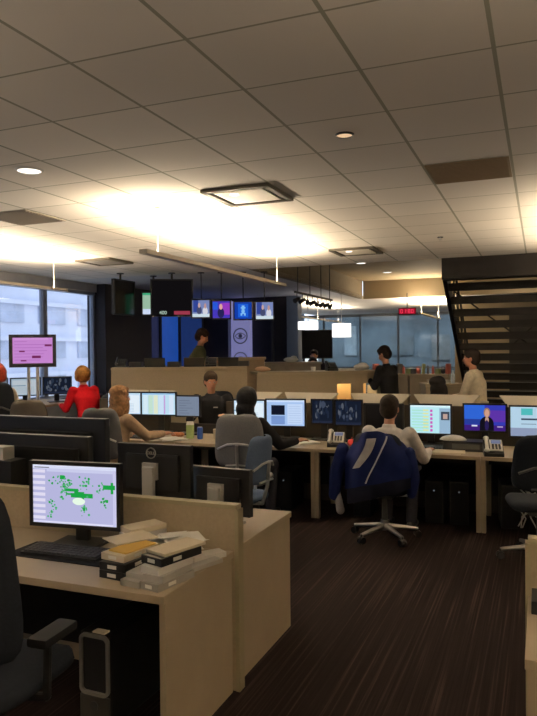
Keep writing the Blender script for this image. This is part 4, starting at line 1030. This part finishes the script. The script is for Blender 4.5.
# ------------------------------------------------------------------ chairs in place
chair('large charcoal task chair cropped by the left edge in the foreground', (-1.98, 2.0, 0), R(4), DARKF, BLK, backh=.66, backw=.60, tiltb=.06, seat_z=.52, spin=.3)
chair('blue grey task chair standing empty beyond the foreground desks', (-2.58, 5.62, 0), R(84), BLUEF, ALU, backh=.44, backw=.44, seat_z=.42, spin=.2)
chair('light grey task chair under the black hooded person', (-2.76, 6.2, 0), R(8), GREYF, ALU, arms=False, backh=.54, backw=.50, spin=.5)
chair('grey task chair under the long haired woman in beige', (-4.38, 6.22, 0), R(6), mat('dark_grey_chair_fabric', (.09, .09, .095), .9, noise=.1), ALU, arms=False, backh=.56, backw=.48)
chair('task chair draped with a blue jacket', (-1.36, 6.22, 0), R(-4), DARKF, ALU, backh=.40, spin=R(100))
chair('black task chair at the right edge with pale base', (-.02, 6.0, 0), R(12), DARKF, DGR, basem=ALU, arms=False, backh=.46, backw=.50, spin=R(180))
chair('dark chair under the woman in red', (-6.12, 8.27, .25), R(98), DARKF, DGR, arms=False, backh=.30, backw=.42, seat_z=.45)
chair('taupe task chair back left of the woman in beige', (-5.50, 6.36, 0), R(14), mat('taupe_fabric', (.10, .085, .07), .9, noise=.1), DGR, arms=False, backh=.62)
chair('dark task chair under the man facing the camera', (-4.40, 8.86, 0), R(200), DARKF, DGR, arms=False)
chair('dark task chair under the dark haired person behind the dividers', (-1.29, 9.3, 0), R(0), DARKF, DGR, arms=False)
chair('dark task chair behind the auburn haired person', (-6.25, 6.45, .25), R(40), DARKF, DGR, arms=False)

# blue jacket with white stripes hung over the chair back
e = thing('jacket', 'blue jacket with white stripes hung over the chair back', 'jacket', (-1.36, 6.22, 0), R(-4))
JB = mat('jacket_blue', srgb(21, 31, 76), .85, noise=.12, nscale=12, bump=.2); JW = mat('jacket_white', (.60, .58, .56), .85, noise=.1, nscale=20)
JD = mat('jacket_dark', (.01, .011, .02), .9, noise=.2)
def jsurf(u, v, off=0):
    # u -1..1 across, v 0 (collar) .. 1 (hem)
    w = .185+.125*min(1, v*3.2)**.6+.01*v
    x = u*w; z = 1.03-(.60-.10*u)*v-.09*abs(u)**2.5*(1-v)
    y = -.345-off+.16*abs(u)**2.2-.03*math.sin(v*3)+.016*math.sin(u*9+v*5)+.012*math.sin(u*5-v*11)
    return Vector((x, y, z))
def jgrid(us, vs, off, m, nm, par=e):
    k = B(); g = [[k.bm.verts.new(jsurf(u, v, off)) for u in us(v)] for v in vs]
    for a, b_ in zip(g, g[1:]):
        for i in range(len(a)-1): k.bm.faces.new((a[i], a[i+1], b_[i+1], b_[i]))
    bmesh.ops.recalc_face_normals(k.bm, faces=k.bm.faces)
    r_ = bmesh.ops.extrude_face_region(k.bm, geom=list(k.bm.faces))
    bmesh.ops.translate(k.bm, verts=[v for v in r_['geom'] if isinstance(v, bmesh.types.BMVert)], vec=(0, .018 if off < .01 else .006, 0))
    bmesh.ops.recalc_face_normals(k.bm, faces=k.bm.faces)
    return k.out(nm, m, par, smooth=True)
lin = lambda a, b_, n: [a+(b_-a)*i/n for i in range(n+1)]
jgrid(lambda v: lin(-1, 1, 26), lin(0, .78, 24), 0, JB, 'body')
jgrid(lambda v: lin(-.9, .95, 20), lin(.78, 1.0, 6), 0, JD, 'lining')
jgrid(lambda v: lin(-.62+1.9*(.50-v)-2.0*(.50-v)**2, -.36+2.0*(.50-v)-2.0*(.50-v)**2, 4), lin(.10, .50, 14), .012, JW, 'white_stripe')
jgrid(lambda v: lin(.55-1.05*v, .60-1.05*v, 2), lin(.04, .75, 16), .012, JW, 'white_piping')
k = B()
for a, b_, r0, r1 in (((-.33, -.22, .84), (-.40, -.2, .62), .06, .065), ((-.40, -.2, .62), (-.43, -.18, .40), .065, .055), ): limb(k, Vector(a), Vector(b_), r0, r1)
me = remesh(k, .012, 3); me.materials.append(JB); o = bpy.data.objects.new('sleeve', me); COL.objects.link(o); o.parent = e
k = B(); limb(k, Vector((-.375, -.20, .66)), Vector((-.40, -.18, .42)), .022, .03); limb(k, Vector((-.40, -.18, .42)), Vector((-.37, -.18, .26)), .032, .04); me = remesh(k, .01, 3); me.materials.append(mat('sleeve_grey', (.22, .21, .23), .9, noise=.1)); o = bpy.data.objects.new('sleeve_lining', me); COL.objects.link(o); o.parent = e
k = B(); limb(k, Vector((.29, -.2, .84)), Vector((.32, -.16, .60)), .05, .055); limb(k, Vector((.32, -.16, .60)), Vector((.29, -.14, .46)), .055, .045); me = remesh(k, .012, 3); me.materials.append(JB); o = bpy.data.objects.new('sleeve', me); COL.objects.link(o); o.parent = e

# ------------------------------------------------------------------ left window zone
e = thing('window_desk', 'desk by the windows where the woman in red works', 'desk', (-7.35, 7.9, .25), 0)
B().box((0, 0, .7125), (1.1, 2.4, .035), bev=.004).out('desktop', LAM, e)
for sx in (-1, 1):
    for sy in (-1, 1): B().box((sx*.52, sy*1.15, .35), (.05, .05, .70)).out('leg', LAM, e)
k = thing('wheeled_display', 'dark framed screen on a pole showing a pink picture by the windows', 'television', (-6.62, 7.55, .25), R(40))
B().box((0, .03, 1.53), (.63, .05, .46), bev=.006).out('housing', BLK, k); add_screen(k, .53, .36, 'pink', (0, .004, 1.535), 5, strength=.9)
B().cyl((-.06, .05, .05), (-.06, .05, 1.4), .022).cyl((.06, .05, .05), (.06, .05, 1.4), .022).out('pole', SIL, k); B().box((0, .05, .025), (.6, .45, .05), bev=.01).out('foot', BLK, k)
monitor('monitor with pale teal screen on the window desk', -7.2, 8.05, .98, .44, .28, 'doc', R(48), .12, 51, strength=.6)
monitor('dark monitor next to the woman in red on the window desk', -6.98, 8.5, .98, .44, .28, 'video', R(48), .12, 52, strength=1)
monitor('blue grey monitor behind the pink screen\'s pole', -7.3, 7.5, .98, .40, .30, 'dim', R(42), .12, 53, strength=.9)
o = B(); 
for i in range(4): o.box((rnd.uniform(-.03, .03), rnd.uniform(-.03, .03), .003+i*.004), (.25, .35, .003), rot=(0, 0, rnd.uniform(-.4, .4)))
tag(o.out('loose_papers', PAPER, None, (-6.98, 7.55, .98)), 'loose papers at the near edge of the window desk', 'papers')

# ------------------------------------------------------------------ people
person('woman with short blonde hair in a red sweater seated sideways by the windows', (-6.16, 8.2, .20), R(66), True, ((-.22, .46, .78), (.2, .46, .78)), srgb(175, 22, 32), hair=srgb(150, 105, 55), style='bob', female=True, lean=.16, vox=.011, scale=.98)
person('person with auburn hair in a cream sweater cropped by the left edge', (-6.30, 6.50, .25), R(20), True, ((-.2, .40, .72), (.2, .40, .72)), (.58, .48, .36), hair=srgb(130, 50, 30), style='bob', female=True, vox=.011)
person('woman with long brown hair in a beige sweater reaching over her desk', (-4.40, 6.3, 0), R(-22), True, ((-.22, .40, .80), (.24, .52, .82)), srgb(165, 140, 115), hair=srgb(112, 82, 56), style='long', female=True, vox=.009)
person('person in a black hooded top leaning over the desk seen from behind', (-2.84, 6.26, 0), R(-8), True, ((-.20, .48, .80), (.42, .46, .81)), (.008, .008, .009), hair=(.007, .007, .008), style='hood', female=True, lean=.10, vox=.009)
person('man with short dark hair in a white shirt seated before the blue jacket', (-1.34, 6.27, 0), R(-6), True, ((-.24, .47, .79), (.30, .42, .80)), (.80, .76, .72), hair=(.02, .014, .01), style='short', vox=.009, scale=.96)
person('man in a black jacket facing the camera between two dividers', (-4.42, 8.76, 0), R(200), True, ((-.2, .35, .80), (.2, .35, .80)), (.012, .012, .014), lean=.12, skin='a', hair=(.03, .02, .012), style='short', head=(R(18), R(-8)), vox=.008, scale=1.06)
e0 = [o for o in bpy.data.objects if o.get('label', '').startswith('man in a black jacket facing')][0]
B().box((-.07, .262, .905), (.06, .006, .014), rot=(0, 0, 0)).out('chest_logo', PAPER, e0)
person('man in an olive shirt standing behind the left curved counter', (-5.62, 10.42, .35), R(-62), False, ((-.12, .36, 1.16), (.16, .34, 1.16)), srgb(60, 62, 42), skin='b', hair=(.015, .01, .008), sleeves='short', head=(0, R(-24)), lean=.10, vox=.009, scale=1.03)
person('man in a black sweater standing at the right counter looking at his phone', (-2.33, 11.15, 0), R(72), False, ((-.10, .34, 1.22), (.08, .36, 1.24)), (.010, .010, .012), pants=(.02, .025, .04), hair=(.012, .01, .008), head=(0, R(-25)), lean=.06, vox=.009, scale=1.04)
o = B().box((0, 0, 0), (.07, .009, .14), bev=.003).out('mobile_phone', WHPL, None, (-2.70, 11.27, 1.33), (R(-50), 0, R(72))); tag(o, 'pale phone held up by the man in the black sweater', 'phone')
person('man in a white dress shirt standing before the staircase facing left', (-.82, 9.8, 0), R(80), False, ((-.1, .38, 1.05), (.18, .12, .86)), srgb(225, 214, 190), pants=(.012, .012, .015), skin='b', hair=(.012, .01, .008), head=(R(10), 0), vox=.009, scale=1.005)
person('person with long black hair seated behind the dividers at right', (-1.29, 9.28, 0), R(0), True, ((-.2, .35, .78), (.2, .35, .78)), (.01, .01, .012), hair=(.006, .005, .005), style='long', female=True, vox=.011)
person('distant person in pink seated beyond the right counter', (-5.02, 13.8, .35), R(150), True, ((-.2, .35, .78), (.2, .35, .78)), srgb(205, 135, 125), hair=(.02, .015, .01), style='short', female=True, vox=.012, scale=.9)
person('distant person in brown seated beyond the right counter', (-4.75, 14.4, .35), R(200), True, ((-.2, .35, .78), (.2, .35, .78)), srgb(95, 60, 42), hair=(.015, .01, .01), style='bob', female=True, vox=.012, scale=.9)
person('distant person in black before the big black screen', (-5.0, 15.3, .35), R(190), True, ((-.2, .35, .78), (.2, .35, .78)), (.02, .015, .02), hair=(.015, .01, .01), style='short', vox=.012, scale=1.02)

# small cabinet with papers before the staircase
e = thing('small_cabinet', 'tan cabinet with papers on top beside the man in the white shirt', 'cabinet', (-1.42, 10.55, 0), R(20))
B().box((0, 0, .60), (.55, .45, 1.18)).out('body', LAM, e); B().box((0, 0, 1.21), (.58, .48, .035), bev=.004).out('top', LAME, e)
d = B().box((0, -.235, .6), (.53, .02, 1.1), bev=.003).out('door', LAM, e); B().cyl((.2, -.255, .7), (.2, -.255, .85), .006).out('handle', ALU, d)
o = B()
for i in range(6): o.box((rnd.uniform(-.03, .03), rnd.uniform(-.03, .03), .004+i*.009), (.3, .24, .006), rot=(0, 0, rnd.uniform(-.4, .4)))
tag(o.out('paper_stack', PAPER, None, (-1.44, 10.52, 1.228), (0, 0, R(20))), 'ragged paper stack on the cabinet beside the man in the white shirt', 'papers')
o = B().cyl((0, 0, 0), (0, 0, .13), .032, n=16).cyl((0, 0, .13), (0, 0, .17), .032, .012, 16).cyl((0, 0, .17), (0, 0, .2), .014, n=12).out('drink_bottle', mat('clear_plastic', (.6, .65, .7), .2), None, (-1.24, 10.5, 1.228), smooth=True); tag(o, 'pale bottle on the cabinet beside the man in the white shirt', 'bottle')

# ------------------------------------------------------------------ daylight
w = bpy.data.worlds.new('sky'); S.world = w; w.use_nodes = True
bg = w.node_tree.nodes['Background']
sky = w.node_tree.nodes.new('ShaderNodeTexSky'); sky.sky_type = 'HOSEK_WILKIE'; sky.turbidity = 4; sky.sun_direction = (.5, -.3, .8)
hs = w.node_tree.nodes.new('ShaderNodeHueSaturation'); hs.inputs['Saturation'].default_value = .45
w.node_tree.links.new(sky.outputs[0], hs.inputs['Color']); w.node_tree.links.new(hs.outputs[0], bg.inputs[0]); bg.inputs[1].default_value = 8

for x in (-7.6, -5.4, -3.2):  # panel lights added to brighten the room behind the glass wall
    e = thing('added_panel_light', ('added square ceiling light beyond the left of the glass wall', 'added square ceiling light beyond the middle of the glass wall', 'added square ceiling light beyond the right of the glass wall')[[-7.6, -5.4, -3.2].index(x)], 'ceiling light', (x, 25.4, CH), 0, 'added ceiling lights beyond the glass wall')
    B().box((0, 0, -.02), (.62, .62, .04)).out('frame', WHPL, e); B().box((0, 0, -.043), (.54, .54, .006)).out('diffuser', em((.85, .93, 1), 2), e)
    area('added_panel_lamp', (0, 0, -.05), .5, .5, 28, (.8, .9, 1), rot=(0, 0, 0), parent=e)
